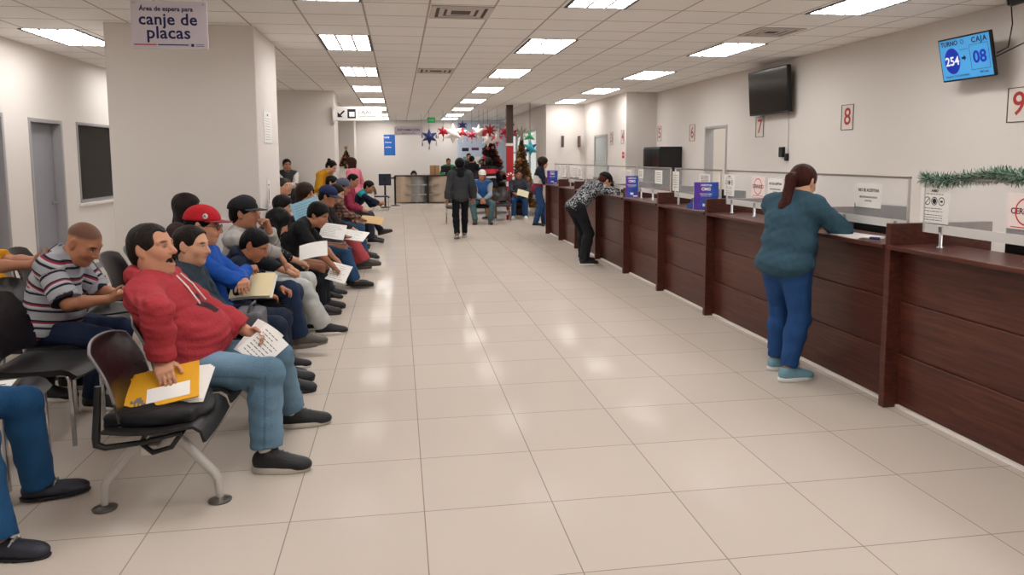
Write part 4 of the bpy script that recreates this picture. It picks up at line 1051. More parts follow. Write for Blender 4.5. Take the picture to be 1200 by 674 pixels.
def office_chair(lab, x, y, rz, col):
    t = thing('office_chair', lab, 'chair', (x, y, 0), rz); m = mat('fabric_' + col, col, .85, bump=.3)
    b = MB()
    for i in range(5): a = 2 * PI * i / 5; b.tube([(0, 0, .09), (.28 * math.cos(a), .28 * math.sin(a), .06)], .02, 8); b.ball((.28 * math.cos(a), .28 * math.sin(a), .03), .03)
    b.build('base', M_BLACK, t); b = MB(); b.cyl((0, 0, .08), (0, 0, .44), .025); b.build('gas_lift', M_BLACK, t)
    b = MB(); b.box((0, 0, .48), (.46, .48, .09), bev=.035); b.build('seat', m, t)
    gr = [[(-.24 - .05 * math.sin(v * 2.2) + .06 * (abs(u - .5) * 2) ** 2, (u - .5) * .46 * (1 - .35 * max(0, v - .6)), .56 + .52 * v) for v in np.linspace(0, 1, 9)] for u in np.linspace(0, 1, 9)]
    b = MB(); b.sheet(gr, .05); b.build('backrest', m, t); b = MB(); b.tube([(-.1, 0, .46), (-.3, 0, .5), (-.3, 0, .75)], .02, 8); b.build('back_support', M_BLACK, t)
    return t
office_chair('blue clerk chair behind the nearest glass screen under the garland', 4.75, 4.0, PI, '#1f4f7a'); office_chair('black clerk chair behind the glass by the second purple poster', 4.75, 10.3, PI, '#1b1c1f')
# black storage cabinet by the wall
t = thing('equipment_cabinet', 'tall black equipment cabinet against the wall behind the clerks', 'cabinet', (5.18, 14.03, 0)); b = MB(); b.b2((0, 0, 0), (.46, 1.0, 1.82), bev=.008); b.build('body', mat('cabinet_black', '#141416', .3), t)
for yy in (.02, .51): b = MB(); b.b2((-.018, yy, .06), (-.001, yy + .47, 1.78), bev=.004); dd = b.build('door', mat('cabinet_gloss', '#1d1d20', .12), t); b = MB(); b.cyl((-.03, yy + (.42 if yy < .3 else .05), .95), (-.03, yy + (.42 if yy < .3 else .05), 1.1), .008); b.build('handle', M_STEEL, dd)
# window numbers on the wall
def number(s, y, z, lab, x=WR, w=.25, h=.32):
    paper('number_sign', lab, 'sign', face((x - .004, y, z), (0, -1, 0), (0, 0, 1)), w, h, [(s, h * .95, 0, 0, mat('red_number', '#a82a2a', .6), .003)], bg=mat('sign_cream', '#d9cfc6', .7), frame=mat('sign_edge', '#4a4440', .5), group='red window numbers on the wall')
number('9', 5.98, 2.082, 'red number 9 sign on the wall by the right edge'); number('8', 8.58, 2.108, 'red number 8 sign on the wall right of the dark wall screen'); number('7', 10.86, 2.078, 'red number 7 sign hanging just under the dark wall screen')
number('6', 13.55, 2.075, 'red number 6 sign on the wall left of the open doorway'); number('5', 15.35, 2.12, 'red number 5 sign on the wall above the black cabinet', w=.22)
number('4', 15.78, 2.06, 'red number 4 sign at the corner of the stepped wall', 4.95, .2, .3); number('3', 16.63, 2.05, 'red number 3 sign on the stepped wall right of the glazed door', 4.95, .2, .3)
for s, x, lab in (('2', 4.77, 'number 2 sign standing out edge-on by the far wall corner'), ('1', 4.32, 'number 1 sign standing out edge-on on the far return wall')):
    t = thing('number_sign', lab, 'sign', (x, 19.195, 2.03), 0, 'red window numbers on the wall'); b = MB(); b.b2((-.012, -.26, -.15), (.012, 0, .15)); b.build('plate', mat('plate_grey', '#5b5450', .6), t); text(s, .26, face((-.014, -.13, 0), (0, -1, 0), (0, 0, 1)), mat('red_number', '#a82a2a', .6), t)
t = paper('fire_notice', 'small red fire notice under the number 4 sign', 'notice', face((4.946, 15.73, 1.66), (0, -1, 0), (0, 0, 1)), .16, .14, [('FUEGO', .035, 0, 0, M_PAPER, .0008)], bg=M_RED)
# ------------------------------------------------------------------ screens on the wall
t = thing('queue_screen', 'tilted blue queue screen reading TURNO 254 CAJA 08', 'screen')
wv = Vector((-1, -.02, -.22)).normalized(); rt = Vector((0, -1, 0)) - wv * Vector((0, -1, 0)).dot(wv); rt.normalize(); up = wv.cross(rt)
Mq = Matrix((rt, up, wv)).transposed().to_4x4() @ Matrix.Rotation(math.radians(0), 4, 'Z'); Mq.translation = (5.40, 6.37, 2.555); Mq = Mq @ Matrix.Diagonal((.93, .94, .6, 1)); t.matrix_world = Mq
M_SB = mat('screen_blue', '#4f9fd8', .25, emit='#3f95d6', estr=.22); M_SD = mat('screen_deep_blue', '#1230a8', .3, emit='#1230a8', estr=.2); M_SI = mat('screen_ink', '#0d1c52', .3)
b = MB(); b.b2((-.345, -.225, -.055), (.345, .225, -.002), bev=.01); b.build('housing', M_BLACK, t); b = MB(); b.b2((-.328, -.208, -.003), (.328, .208, .0015)); pn = b.build('panel', M_SB, t)
b = MB(); disc(b, -.175, -.015, .105, z=.003, sy=1.28); b.build('round_field', M_SD, pn)
text('254', .125, Matrix.Translation((-.175, -.02, .004)), mat('screen_white', '#dfe8f5', .3, emit='#dfe8f5', estr=.2), pn, bold=.003); text('08', .17, Matrix.Translation((.185, -.015, .003)), M_SD, pn, bold=.005)
text('TURNO', .065, Matrix.Translation((-.19, .165, .003)), M_SI, pn, bold=.002); text('CAJA', .075, Matrix.Translation((.20, .16, .003)), M_SI, pn, bold=.002, space=1.2); text('SÁBADO 2 DE DICIEMBRE', .028, Matrix.Translation((-.13, -.175, .003)), M_SI, pn); text('9:41 a.m.', .03, Matrix.Translation((.22, -.165, .003)), M_SI, pn, bold=.001)
b = MB()
for q in ((.065, .115, .305, .119), (.065, -.135, .305, -.131), (.065, -.135, .069, .119), (.301, -.135, .305, .119), (-.06, .085, .05, .089)): rect(b, *q, z=.0028)
b.add([(-.045, -.012, .003), (-.015, -.012, .003), (-.015, -.032, .003), (.012, .0, .003), (-.015, .032, .003), (-.015, .012, .003), (-.045, .012, .003)], [tuple(range(7))]); b.build('box_rule', M_SI, pn)
b = MB(); ring(b, -.02, .165, .022, .006); b.build('crest', M_SI, pn)
mb_ = MB(); mb_.tube([(0, 0, -.05), (0, .02, -.2), (.0, .05, -.44)], .02, 8); mb_.build('wall_bracket', M_BLACK, t)
b = MB(); b.tube([(5.42, 6.02, 2.55), (5.5, 5.98, 2.6), (5.5, 5.95, 2.8), (5.42, 5.9, 3.02)], .006, 6); b.tube([(5.42, 6.02, 2.52), (5.44, 5.75, 2.6), (5.42, 5.6, 2.72), (5.36, 5.58, 2.93)], .006, 6); o = b.build('screen_cable', M_BLACK); tag(o, 'black cables looping from the blue queue screen up to the ceiling', 'cable')
t = thing('ceiling_camera', 'black surveillance camera on the ceiling above the queue screen', 'camera', (5.32, 5.55, H)); b = MB(); b.lathe([(.06, 0), (.06, -.02), (.02, -.03), (.02, -.07)], n=16); b.build('mount', M_BLACK, t); b = MB(); b.tube([(-.14, .1, -.10), (.03, -.03, -.06)], [.05, .04], 14); b.build('housing', M_BLACK, t); b = MB(); b.tube([(-.155, .112, -.104), (-.14, .1, -.10)], [.035, .04], 14); b.build('lens', mat('lens', '#0a0a10', .05), t); b = MB(); b.tube([(.0, 0, -.04), (.12, -.12, -.02), (.3, -.3, -.015)], .016, 8); b.build('cable', M_BLACK, t)
t = thing('television', 'large dark switched-off television high on the right wall', 'television', (5.52, 10.36, 2.585)); t.rotation_euler = (0, math.radians(-4), 0)
b = MB(); b.b2((-.03, -.59, -.335), (.03, .59, .335), bev=.01); b.build('housing', M_BLACK, t); b = MB(); b.b2((-.034, -.575, -.31), (-.029, .575, .32)); b.build('panel', mat('tv_panel', '#1c1a18', .12, spec=.5), t); b = MB(); b.b2((.03, -.15, -.12), (.095, .15, .12)); b.build('wall_bracket', M_BLACK, t)
t = thing('wall_socket_box', 'black power box with a plug on the wall under the television', 'power box', (WR - .001, 10.12, 1.68)); b = MB(); b.b2((-.05, -.05, -.075), (0, .06, .075), bev=.006); b.build('body', M_BLACK, t); b = MB(); b.b2((-.045, -.16, -.13), (0, -.10, -.02), bev=.01); b.build('plug', M_BLACK, t); b = MB(); b.tube([(-.01, -.13, -.03), (-.01, -.14, .2), (-.012, -.13, .62)], .004, 6); b.build('cord', mat('cord_grey', '#a49c94', .6), t)
# ------------------------------------------------------------------ hanging signs
t = thing('hanging_sign', 'white hanging sign reading Área de espera para canje de placas', 'sign', (-1.702, 6.0, 2.64)); b = MB(); b.b2((-.275, -.004, -.18), (.275, .004, .175), bev=.002); b.build('board', mat('sign_lilac', '#cfc9d2', .5), t)
Mf = lambda x, z: face((x, -.0055, z), (1, 0, 0), (0, 0, 1)); M_DK = mat('sign_navy', '#161a55', .6)
text('Área de espera para', .047, Mf(-.02, .115), M_DK, t, bold=.0012, name='lettering'); text('canje de', .122, Mf(-.01, .035), M_DK, t, bold=.0022, space=1.04); text('placas', .128, Mf(-.01, -.065), M_DK, t, bold=.0022, space=1.04)
b = MB(); b.b2((-.26, -.006, -.155), (-.10, -.004, -.147)); b.build('red_rule', M_RED, t); b = MB(); b.b2((-.09, -.006, -.155), (.13, -.004, -.147)); b.b2((.185, -.006, -.148), (.245, -.004, -.145)); b.b2((.185, -.006, -.16), (.245, -.004, -.157)); b.b2((.15, -.006, -.163), (.17, -.004, -.142)); b.build('navy_rule', M_DK, t)
for x in (-.25, .25): b = MB(); b.cyl((x, 0, .16), (x, 0, .39), .0025, 6); b.build('wire', M_STEEL, t); b = MB(); b.lathe([(.004, -.003), (.009, -.003), (.009, .003), (.004, .003)], n=12, M=Matrix.Translation((x, -.006, .155)) @ Matrix.Rotation(PI / 2, 4, 'X')); b.build('eyelet', M_STEEL, t)
t = thing('flag_sign', 'white flag sign reading CAJAS with an arrow, fixed to the second column', 'sign', (-1.33, 15.84, 2.55)); b = MB(); b.b2((.02, -.03, -.15), (1.0, .03, .15), bev=.01); b.build('board', mat('sign_white', '#dedad6', .5), t); b = MB(); b.b2((-.02, -.05, -.17), (.03, .05, .17)); b.build('bracket', M_WHITE, t)
b = MB(); b.box((.16, -.033, .0), (.17, .004, .035), M=Matrix.Rotation(-PI / 4, 4, 'Y')); b.add([(.08, -.034, -.075), (.19, -.034, -.075), (.08, -.034, .035)], [(0, 1, 2)]); b.build('arrow', M_INK, t)
b = MB(); b.box((.37, -.032, 0), (.17, .004, .19), bev=.0018); pc = b.build('pictogram', M_INK, t); b = MB(); b.box((.375, -.035, -.012), (.11, .003, .10)); b.build('window_symbol', M_PAPER, pc)
Mf = lambda x, z: face((x, -.0315, z), (1, 0, 0), (0, 0, 1)); text('CAJAS', .10, Mf(.50, .03), mat('sign_grey_ink', '#2c2a2e', .7), t, align='LEFT'); text('Control Vehicular', .05, Mf(.50, -.055), mat('sign_grey_ink', '#2c2a2e', .7), t, align='LEFT')
t = thing('hanging_sign', 'white hanging sign reading INFORMACIÓN above the far desk', 'sign', (.34, 24, 2.49)); b = MB(); b.b2((-.46, -.02, -.14), (.46, .02, .14), bev=.006); b.build('board', mat('sign_lilac', '#cfc9d2', .5), t); text('INFORMACIÓN', .105, face((0, -.0215, .025), (1, 0, 0), (0, 0, 1)), mat('sign_violet', '#5a3a72', .7), t, bold=.002); text('Atención al público', .06, face((0, -.0215, -.075), (1, 0, 0), (0, 0, 1)), mat('sign_violet', '#5a3a72', .7), t)
for x in (-.4, .4): b = MB(); b.cyl((x, 0, .13), (x, 0, .54), .006, 6); b.build('rod', M_STEEL, t)
t = thing('exit_sign', 'small green lit exit sign under the ceiling at the far end', 'sign', (1.16, 26, 2.93)); b = MB(); b.b2((-.14, -.02, -.09), (.14, .02, .10), bev=.004); b.build('housing', mat('exit_green', '#2f9a5a', .4, emit='#2f9a5a', estr=.35), t); text('SALIDA', .07, face((0, -.022, .0), (1, 0, 0), (0, 0, 1)), M_PAPER, t, bold=.001)
t = paper('wall_poster', 'blue information poster on the far wall left of the INFORMACIÓN sign', 'poster', face((-.33, YB - .004, 2.10), (1, 0, 0), (0, 0, 1)), .42, .78, [('GOB', .09, -.1, .28, M_PW, .002), ('Trámites', .07, -.05, .1, M_PW, .001), ('en línea', .07, -.05, -.08, M_PW, .001)], bg=mat('poster_blue', '#1f5fae', .5))
t = paper('notice', 'white text notice taped on the side of the large near column', 'notice', face((-1.494, 8.86, 1.98), (0, 1, 0), (0, 0, 1)), .50, .36, [('AVISO', .03, 0, .14, M_INK, .001)], rules=([.1, .07, .04, .01, -.02, -.05, -.08, -.11, -.14], -.17, .17))
t = thing('extinguisher_sign', 'white sign with red symbol on the side of the large near column', 'sign'); t.matrix_world = face((-1.494, 8.77, 1.22), (0, 1, 0), (0, 0, 1)); b = MB(); b.b2((-.10, -.15, -.001), (.10, .15, .001)); b.build('sheet', M_PAPER, t); b = MB(); rect(b, -.025, -.08, .025, .05, z=.002); rect(b, -.012, .05, .012, .085, z=.002); rect(b, -.05, .09, .05, .105, z=.002); b.add([(-.04, -.09, .002), (.04, -.09, .002), (0, -.13, .002)], [(0, 2, 1)]); b.build('symbol', M_RED, t)
# ------------------------------------------------------------------ seating
def perf_mat():
    """black plastic shell with rows of small through-slots"""
    m = bpy.data.materials.new('perforated_shell'); N, L = nt(m); b = N['Principled BSDF']; b.inputs['Base Color'].default_value = (*lin('#1d1819'), 1); b.inputs['Roughness'].default_value = .3
    tc = N.new('ShaderNodeTexCoord'); sp = N.new('ShaderNodeSeparateXYZ'); L.new(tc.outputs['Object'], sp.inputs[0]); fs = []
    for ax, p, lo in (('Y', .062, .13), ('Z', .058, .09)):
        d = N.new('ShaderNodeMath'); d.operation = 'DIVIDE'; d.inputs[1].default_value = p; L.new(sp.outputs[ax], d.inputs[0])
        f = N.new('ShaderNodeMath'); f.operation = 'PINGPONG'; f.inputs[1].default_value = .5; L.new(d.outputs[0], f.inputs[0])
        c = N.new('ShaderNodeMath'); c.operation = 'GREATER_THAN'; c.inputs[1].default_value = .5 - lo; L.new(f.outputs[0], c.inputs[0]); fs.append(c.outputs[0])
    a = N.new('ShaderNodeMath'); a.operation = 'MULTIPLY'; L.new(fs[0], a.inputs[0]); L.new(fs[1], a.inputs[1])
    s = N.new('ShaderNodeMath'); s.operation = 'SUBTRACT'; s.inputs[0].default_value = 1; L.new(a.outputs[0], s.inputs[1]); L.new(s.outputs[0], b.inputs['Alpha']); MATS['perf'] = m; return m
M_PERF = perf_mat(); M_SEAT = mat('seat_black', '#1a1819', .45); M_ALU = mat('cast_aluminium', '#bdb9b4', .4, .25); M_CHROME = mat('chrome', '#c4c4c6', .15, 1); M_FOOT = mat('foot_disc', '#5a554f', .35, .3); M_RIM = mat('shell_rim', '#6d6a6c', .35)
def backrest_grid(w=.47, z0=.48, z1=.86, x0=-.16, lean=.11):
    g = []
    for u in np.linspace(-1, 1, 13):
        row = []
        for v in np.linspace(0, 1, 11):
            hw = w / 2 * (1 - .10 * v ** 3 - .05 * (1 - v)); zz = z0 + (z1 - z0) * v - .035 * (abs(u) ** 3) * max(0, v - .6) / .4
            row.append((x0 - lean * v + .045 * u * u + .02 * math.sin(PI * v), u * hw, zz))
        g.append(row)
    return g
def seat_grid(w=.48):
    g = []
    for u in np.linspace(-1, 1, 11):
        row = []
        for v in np.linspace(0, 1, 13):
            x = -.19 + .40 * min(v, .88) / .88; z = .455 - .018 * math.sin(PI * min(v / .8, 1)) + .012 * u * u
            if v > .8: t = (v - .8) / .2; x = -.19 + .40 * .8 / .88 + .06 * math.sin(t * 1.5); z -= .075 * t * t
            row.append((x, u * w / 2 * (1 - .04 * v), z))
        g.append(row)
    return g
def make_unit(name, lab, n, pitch, sup, grp='beam mounted waiting seats'):
    t = thing(name, lab, 'seating', (0, 0, 0), 0, grp)
    b = MB(); b.box((-.02, (n - 1) * pitch / 2, .34), (.075, (n - 1) * pitch + .34, .05), bev=.008); b.build('beam', M_ALU, t)
    for y in sup:
        b = MB(); b.box((-.02, y, .365), (.20, .07, .05), bev=.01); b.box((-.02, y, .40), (.08, .05, .07), bev=.008)
        for sx in (1, -1): b.tube([(-.02 + sx * .07, y, .36), (-.02 + sx * .235, y, .15), (-.02 + sx * .25, y, .115), (-.02 + sx * .256, y, .02)], [.024, .022, .020, .016], 10)
        lg = b.build('support_leg', M_ALU, t)
        for sx in (1, -1): b = MB(); b.lathe([(.052, 0), (.054, .006), (.03, .014), (.015, .022), (.012, .03)], c=(-.02 + sx * .256, y, .001), n=20); b.build('foot_disc', M_FOOT, lg)
    sg, bg = seat_grid(), backrest_grid()
    s0 = MB(); s0.sheet(sg, .014); s0 = s0.build('seat', M_SEAT, t)
    k0 = MB(); k0.sheet(bg, .010); k0 = k0.build('backrest', M_PERF, t)
    rim = [bg[i][-1] for i in range(13)]; rm = MB(); rm.tube([bg[0][3]] + [bg[0][j] for j in range(4, 10)] + rim + [bg[-1][j] for j in range(9, 2, -1)], .007, 8); rm0 = rm.build('rim', M_RIM, k0)
    bs = []
    for sy in (-.22, .22): br = MB(); br.tube([(.13, sy * .9, .432), (-.02, sy, .405), (-.18, sy, .39), (-.215, sy, .405), (-.215, sy, .44), (-.195, sy, .68)], [.010, .013, .015, .018, .019, .014], 8); bs.append(br.build('bracket', M_BLACK, t))
    for i in range(1, n):
        for o in (s0, k0, *bs):
            c = copy_tree(o, t); c.location.y = i * pitch
    return t
def place(t, x, y, rz=0): t.location = (x, y, 0); t.scale = (1, 1, .95); t.rotation_euler.z = rz; return t
XS = -1.11
place(make_unit('waiting_bench', 'nearest black row bench in the front row, with the man in the red hoodie', 4, .53, (-.02, .96)), XS, 3.52)
place(make_unit('waiting_bench', 'black row bench of the front row under the man in the black cap', 4, .54, (.1, 1.5)), XS, 5.66)
place(make_unit('waiting_bench', 'black row bench of the front row under the man in the black T-shirt', 4, .56, (.1, 1.55)), XS, 7.83)
u0 = place(make_unit('waiting_bench', 'black row bench of the front row before the second column', 4, .58, (.1, 1.6)), XS, 10.05)
u = place(copy_tree(u0), XS, 12.4); u['label'] = 'farthest black row bench of the front row, beside the second column'
u = place(make_unit('waiting_bench', 'black row bench of the second row, behind the man in the striped polo', 5, .56, (.1, 1.9)), -2.28, 5.62)
u = place(copy_tree(u0), -1.95, 10.4); u['label'] = 'black row bench of the second row beyond the large near column'
u = place(copy_tree(u0), -1.9, 12.8); u['label'] = 'black row bench of the second row in front of the second column'
# third row, dark chair backs near the yellow shirt
def make_chair(lab, seatm=M_SEAT):
    t = thing('stacking_chair', lab, 'chair', (0, 0, 0), 0, 'black stacking chairs with chrome legs')
    g = []
    for u_ in np.linspace(-1, 1, 13):
        row = []
        for v in np.linspace(0, 1, 15):
            ax = abs(u_); k = 1 - .10 * (max(0, v - .8) / .2) ** 2 - .08 * max(0, .15 - v) / .15
            row.append((-.22 + .47 * v - .02 * (ax ** 4) * (1 if v > .7 else 0), u_ * .235 * k, .462 - .012 * math.sin(PI * v) - .05 * max(0, (v - .85) / .15) ** 2 - .008 * (1 - ax)))
        g.append(row)
    b = MB(); b.sheet(g, .035); b.build('seat', seatm, t)
    bg = backrest_grid(.46, .52, .90, -.20, .12); b = MB(); b.sheet(bg, .014); b.build('backrest', M_PERF, t)
    for sy in (1, -1):
        b = MB(); b.tube([(.205, sy * .21, .0), (.20, sy * .21, .40), (.185, sy * .21, .435), (.14, sy * .21, .44)], .0125, 10); b.build('leg', M_CHROME, t)
        b = MB(); b.tube([(-.26, sy * .22, .0), (-.20, sy * .215, .40), (-.19, sy * .215, .44), (-.1, sy * .21, .44)], .0125, 10); b.build('leg', M_CHROME, t)
        b = MB(); b.tube([(.0, sy * .21, .44), (-.17, sy * .215, .445), (-.215, sy * .20, .47), (-.225, sy * .19, .56), (-.255, sy * .18, .72)], .0125, 10); b.build('back_post', M_CHROME, t)
    b = MB(); b.tube([(-.12, -.21, .435), (-.12, .21, .435)], .01, 8); b.tube([(.14, -.21, .435), (.14, .21, .435)], .01, 8); b.build('seat_rail', M_CHROME, t)
    return t
c0 = place(make_chair('empty black stacking chair in front of the man in the striped polo'), -2.06, 4.55)
c = place(copy_tree(c0), -2.13, 3.98); c['label'] = 'black stacking chair with a clipboard on its seat, at the left edge'
c = place(copy_tree(c0), -2.15, 3.42); c['label'] = 'black stacking chair under the person in jeans and loafers, at the left edge'
c = place(copy_tree(c0), -2.27, 5.10); c['label'] = 'black stacking chair under the man in the striped polo'
c = place(copy_tree(c0), -2.82, 5.34); c['label'] = 'black stacking chair under the person in the yellow shirt'
c = place(copy_tree(c0), -3.05, 6.3, .1); c['label'] = 'empty black stacking chair behind the head of the man in the striped polo'
c = place(copy_tree(c0), -3.05, 6.95, .1); c['label'] = 'empty black stacking chair beside the large near column'
FCH = [(1.35, 17.95, 'empty dark chair left of the man in the white cap'), (2.03, 17.95, 'dark chair under the man in the white cap and blue vest'), (2.60, 18.5, 'empty dark chair between the two seated men at the far end'), (3.16, 19.15, 'dark chair under the seated man in the grey jacket at the far end')]
for x, y, lab in FCH: c = place(copy_tree(c0), x, y, -PI / 2 - .05); c['label'] = lab
c = place(copy_tree(c0), -.55, 23.0, 0); c['label'] = 'black chair beside the belt barrier posts'
# belongings on seats
t = thing('backpack', 'flat black bag lying on the nearest empty seat', 'bag', (-1.11, 3.54, .430)); S = SDF(); S.box((-.02, 0, .03), (.17, .16, .012), r=.022, k=.02); S.ell((.0, .06, .055), (.18, .13, .055), None, .04); S.ell((.17, .02, .02), (.05, .12, .03), None, .03); V, F = S.mesh(.008); V = wrinkle(V, F, .005, 8); np_mesh('body', V, F, MAT_SMOOTH, t, colset(V, '#17171a'))
b = MB(); b.tube([(.10, -.12, .02), (.13, -.17, -.02), (.08, -.20, -.09), (.0, -.20, -.11), (-.05, -.19, -.07), (-.02, -.17, .0)], .012, 8); b.build('strap', M_BLACK, t)
EN = nrm((-.08, -.50, .86)); ER = nrm(V3(1, .08, 0) - EN * (V3(1, .08, 0) @ EN)); EU = np.cross(EN, ER)
Mf = face((-1.125, 3.56, .555), ER, EU) @ Matrix.Rotation(.12, 4, 'Z')
t = thing('envelope', 'yellow envelope with white label under the hand of the man in the red hoodie', 'envelope'); t.matrix_world = Mf
b = MB(); b.box((0, 0, 0), (.33, .24, .006), bev=.002); b.build('cover', mat('envelope_yellow', '#e0a31c', .6), t); b = MB(); b.box((.03, -.05, .0035), (.19, .09, .001)); b.build('label_sheet', M_PAPER, t); b = MB(); rs = random.Random(2)
for i in range(8):
    for j in range(5):
        if rs.random() < .6: b.box((-.13 + .008 * i, -.09 + .01 * j, .0036), (.008, .01, .001))
b.build('print', mat('print_grey', '#6f6a66', .8), t)
Mf = face(V3(-1.125, 3.56, .555) + ER * .05 + EU * .01 - EN * .012, ER, EU) @ Matrix.Rotation(-.05, 4, 'Z'); t = thing('document', 'white papers sticking out from under the yellow envelope', 'papers'); t.matrix_world = Mf; b = MB()
for i in range(3): b.box((.005 * i, .0, -.004 * i), (.30, .22, .002), M=Matrix.Rotation(-.04 * i, 4, 'Z'))
b.build('sheet', M_PAPER, t)
t = thing('clipboard', 'white form on a clipboard lying on the chair at the left edge', 'clipboard', (-2.14, 3.97, .463), .25); b = MB(); b.box((0, 0, 0), (.34, .25, .005), bev=.002); b.build('board', mat('board_brown', '#3b2c24', .6), t); b = MB(); b.box((0, 0, .004), (.30, .215, .002)); b.build('sheet', M_PAPER, t); b = MB(); b.box((.02, .02, .0058), (.2, .012, .001)); b.box((.06, -.05, .0058), (.12, .03, .001)); b.build('print', M_INK, t)
t = thing('pen', 'black pen on the clipboard at the left edge', 'pen', (-2.12, 3.94, .475), .9); b = MB(); b.tube([(-.07, 0, 0), (.07, 0, 0)], .005, 8); b.build('barrel', M_BLACK, t)
# ------------------------------------------------------------------ the people of the hall
BLK, NVY = '#18181b', '#1d2434'
SN = dict(c='#161618', sole='#cfc8c0'); LO = dict(c='#26262c', sole='#17171a', kind='loafer'); SG = dict(c='#5d5852', sole='#8b847b')
PPL = []
def A(**k): PPL.append(k)
# --- front row, from the nearest
A(label='heavy man in a red hoodie and light jeans, yawning, nearest in the front row', at=(-1.12, 4.06), seat=.43, vox=.0062, lean=-25, curl=12, neck=6, head=(-16, -7, 0), fat=.075, bulk=1.14, sw=1.06, s=1.03, hs=1.10, jaw=1.1, mouth=1.0, eyes=0, mustache='#17110e', stubble=.25, hair='short', recede=1, fh=.012, hairc='#211b18', hood='#a3353d', cords=1, skin='#bf8a6e',
  top=dict(c='#a3353d', g=.016, wr=.008, hem=-.10, loose=.010, gs=.006, name='hoodie', patch=[(.06, 1, .03, .10, .02, .09, '#3a2028'), (.06, 1, -.05, .02, -.02, .05, '#3a2028')]), pants=dict(c='#587488', fade=.6, g=.012, loose=.022, wr=.005, len=1.90), shoes=dict(c='#19191b', sole='#b0a79d', lace='#3a3a40', sock='#d5cfca'),
  hR=(-.03, -.405, .655), nR=(.08, .5, -.86), dR=(.35, -.80, -.44), eR=(.55, -1, -.1), cR=(.2, .25, .3, .3, .3), hL=(.27, .10, .66), eL=(-.3, .9, -.2), nL=(0, -1, -.2), fR=(.41, -.25, 0, -8), fL=(.45, .38, 0, 6), seed=2)
A(label='dark-haired woman in a dark slate jacket, seated next to the man in the red hoodie', at=(-1.22, 4.60), vox=.0068, s=.90, lean=-10, curl=8, head=(-14, 6, 0), hair='tied', hairc='#1c1411', bun=(-.115, 0, -.02), top=dict(c='#2b3843', wr=.006, name='jacket'), pants=dict(c='#1b2130', denim=1), shoes=SN, skin='c', hL=(.24, .06, .60), hR=(.30, -.08, .60), eR=(-.3, -1, -.4), fR=(.36, -.08, 0), fL=(.38, .12, 0), collar='#2b3843')
A(label='man in a red cap, glasses and bright blue sweater with arms folded', at=(-1.26, 5.14), vox=.0068, lean=-12, curl=8, head=(-4, 6, 0), hair='short', hairc='black', cap=dict(c='#b3202a', b='#7c1a20', badge=1, tilt=-.004), glasses=1, top=dict(c='#1d4fa4', wr=.008, name='sweater', patch=[]), pants=dict(c='#20283a'), shoes=dict(c='#17171b', sole='#26262a', lace='#2e2e33'), hL=(.23, -.13, .80), hR=(.20, .13, .85), dL=(.1, -1, .0), dR=(.1, 1, 0), eL=(.3, 1, -.6), eR=(.4, -1, -.6), fR=(.44, -.02, 0, -4), fL=(.40, .2, 0))
A(label='boy with short black hair in a navy hoodie looking down at a folder', at=(-1.24, 5.62), vox=.0068, s=.78, lean=6, curl=14, neck=22, head=(-12, 32, 0), hair='short', hairc='black', hood='#1c2436', top=dict(c='#1c2436', name='hoodie', patch=[(.05, 1, -.06, .06, .0, .02, '#b9bcc4'), (.05, 1, -.05, .04, .04, .055, '#b9bcc4')]), pants=dict(c='#232a3a'), shoes=SN, skin='#a56d50', hL=(.32, .16, .62), hR=(.26, -.14, .62), fR=(.36, -.1, 0), fL=(.36, .1, 0))
A(label='man in a black cap and grey shirt resting his chin on his hand', at=(-1.32, 6.22), vox=.0072, lean=-4, curl=12, neck=10, head=(-4, 2, 0), hair='short', hairc='black', cap=dict(c='#1a1a1e', b='#1a1a1e', tilt=-.012), top=dict(c='#a09d9a', wr=.008, paint=[(.20, .215, '#7a787a', None), (.12, .13, '#6e6c6e', None), (.04, .05, '#6e6c6e', None)], loose=.012), pants=dict(c='#22304a', g=.012, loose=.024), shoes=dict(c='#5a554f', sole='#7b7268', lace='#2a2826'), hL=(.25, .0, 1.03), dL=(-.25, -.15, 1), nL=(-.7, -.5, .1), cL=.75, eL=(.5, .6, -.8), hR=(.34, -.16, .86), dR=(.55, -.05, -.83), nR=(-.6, 0, -.6), cR=.2, eR=(-.3, -.9, .3), fR=(.50, -.12, .07, -14, -8), fL=(.38, .12, 0), skin='b')
A(label='person in light grey sweatpants half hidden behind the man in the black cap', at=(-1.28, 6.78), vox=.008, lean=-14, curl=6, head=(0, 4, 0), hair='short', top=dict(c='#22242a', sleeve=1.9), pants=dict(c='#b4b6b4', denim=0, g=.016, loose=.03, wr=.009), shoes=dict(c='#141416', sole='#c8c1b8'), fR=(.56, .0, .0, 8), fL=(.4, .18, 0), hR=(.26, -.1, .62), hL=(.26, .12, .62))
A(label='woman with loose black hair and a black dotted top bending forward, jeans', at=(-1.42, 7.24), vox=.008, s=.88, lean=10, curl=22, neck=24, head=(10, 34, 0), hair='wavy', len=.30, tail=(-.15, -.35, -1), vol=.012, sides=1, hairc='black', fringe=.01, top=dict(c='#1a1a1d', mat=lambda: spot_mat('dotted_black', [(0, '#b8b6b4'), (.16, '#18181b')], 34, 'voronoi'), sleeve=1.35), pants=dict(c='#254a6e', loose=.022, fade=.2), shoes=LO, hR=(.46, -.06, .62), nR=(0, 0, -1), cR=.55, eR=(-.3, -1, -.1), hL=(.42, .1, .62), fR=(.54, -.02, .10, 4, -12), fL=(.46, .14, 0), kR=(1, -.1, .8), skin='c')
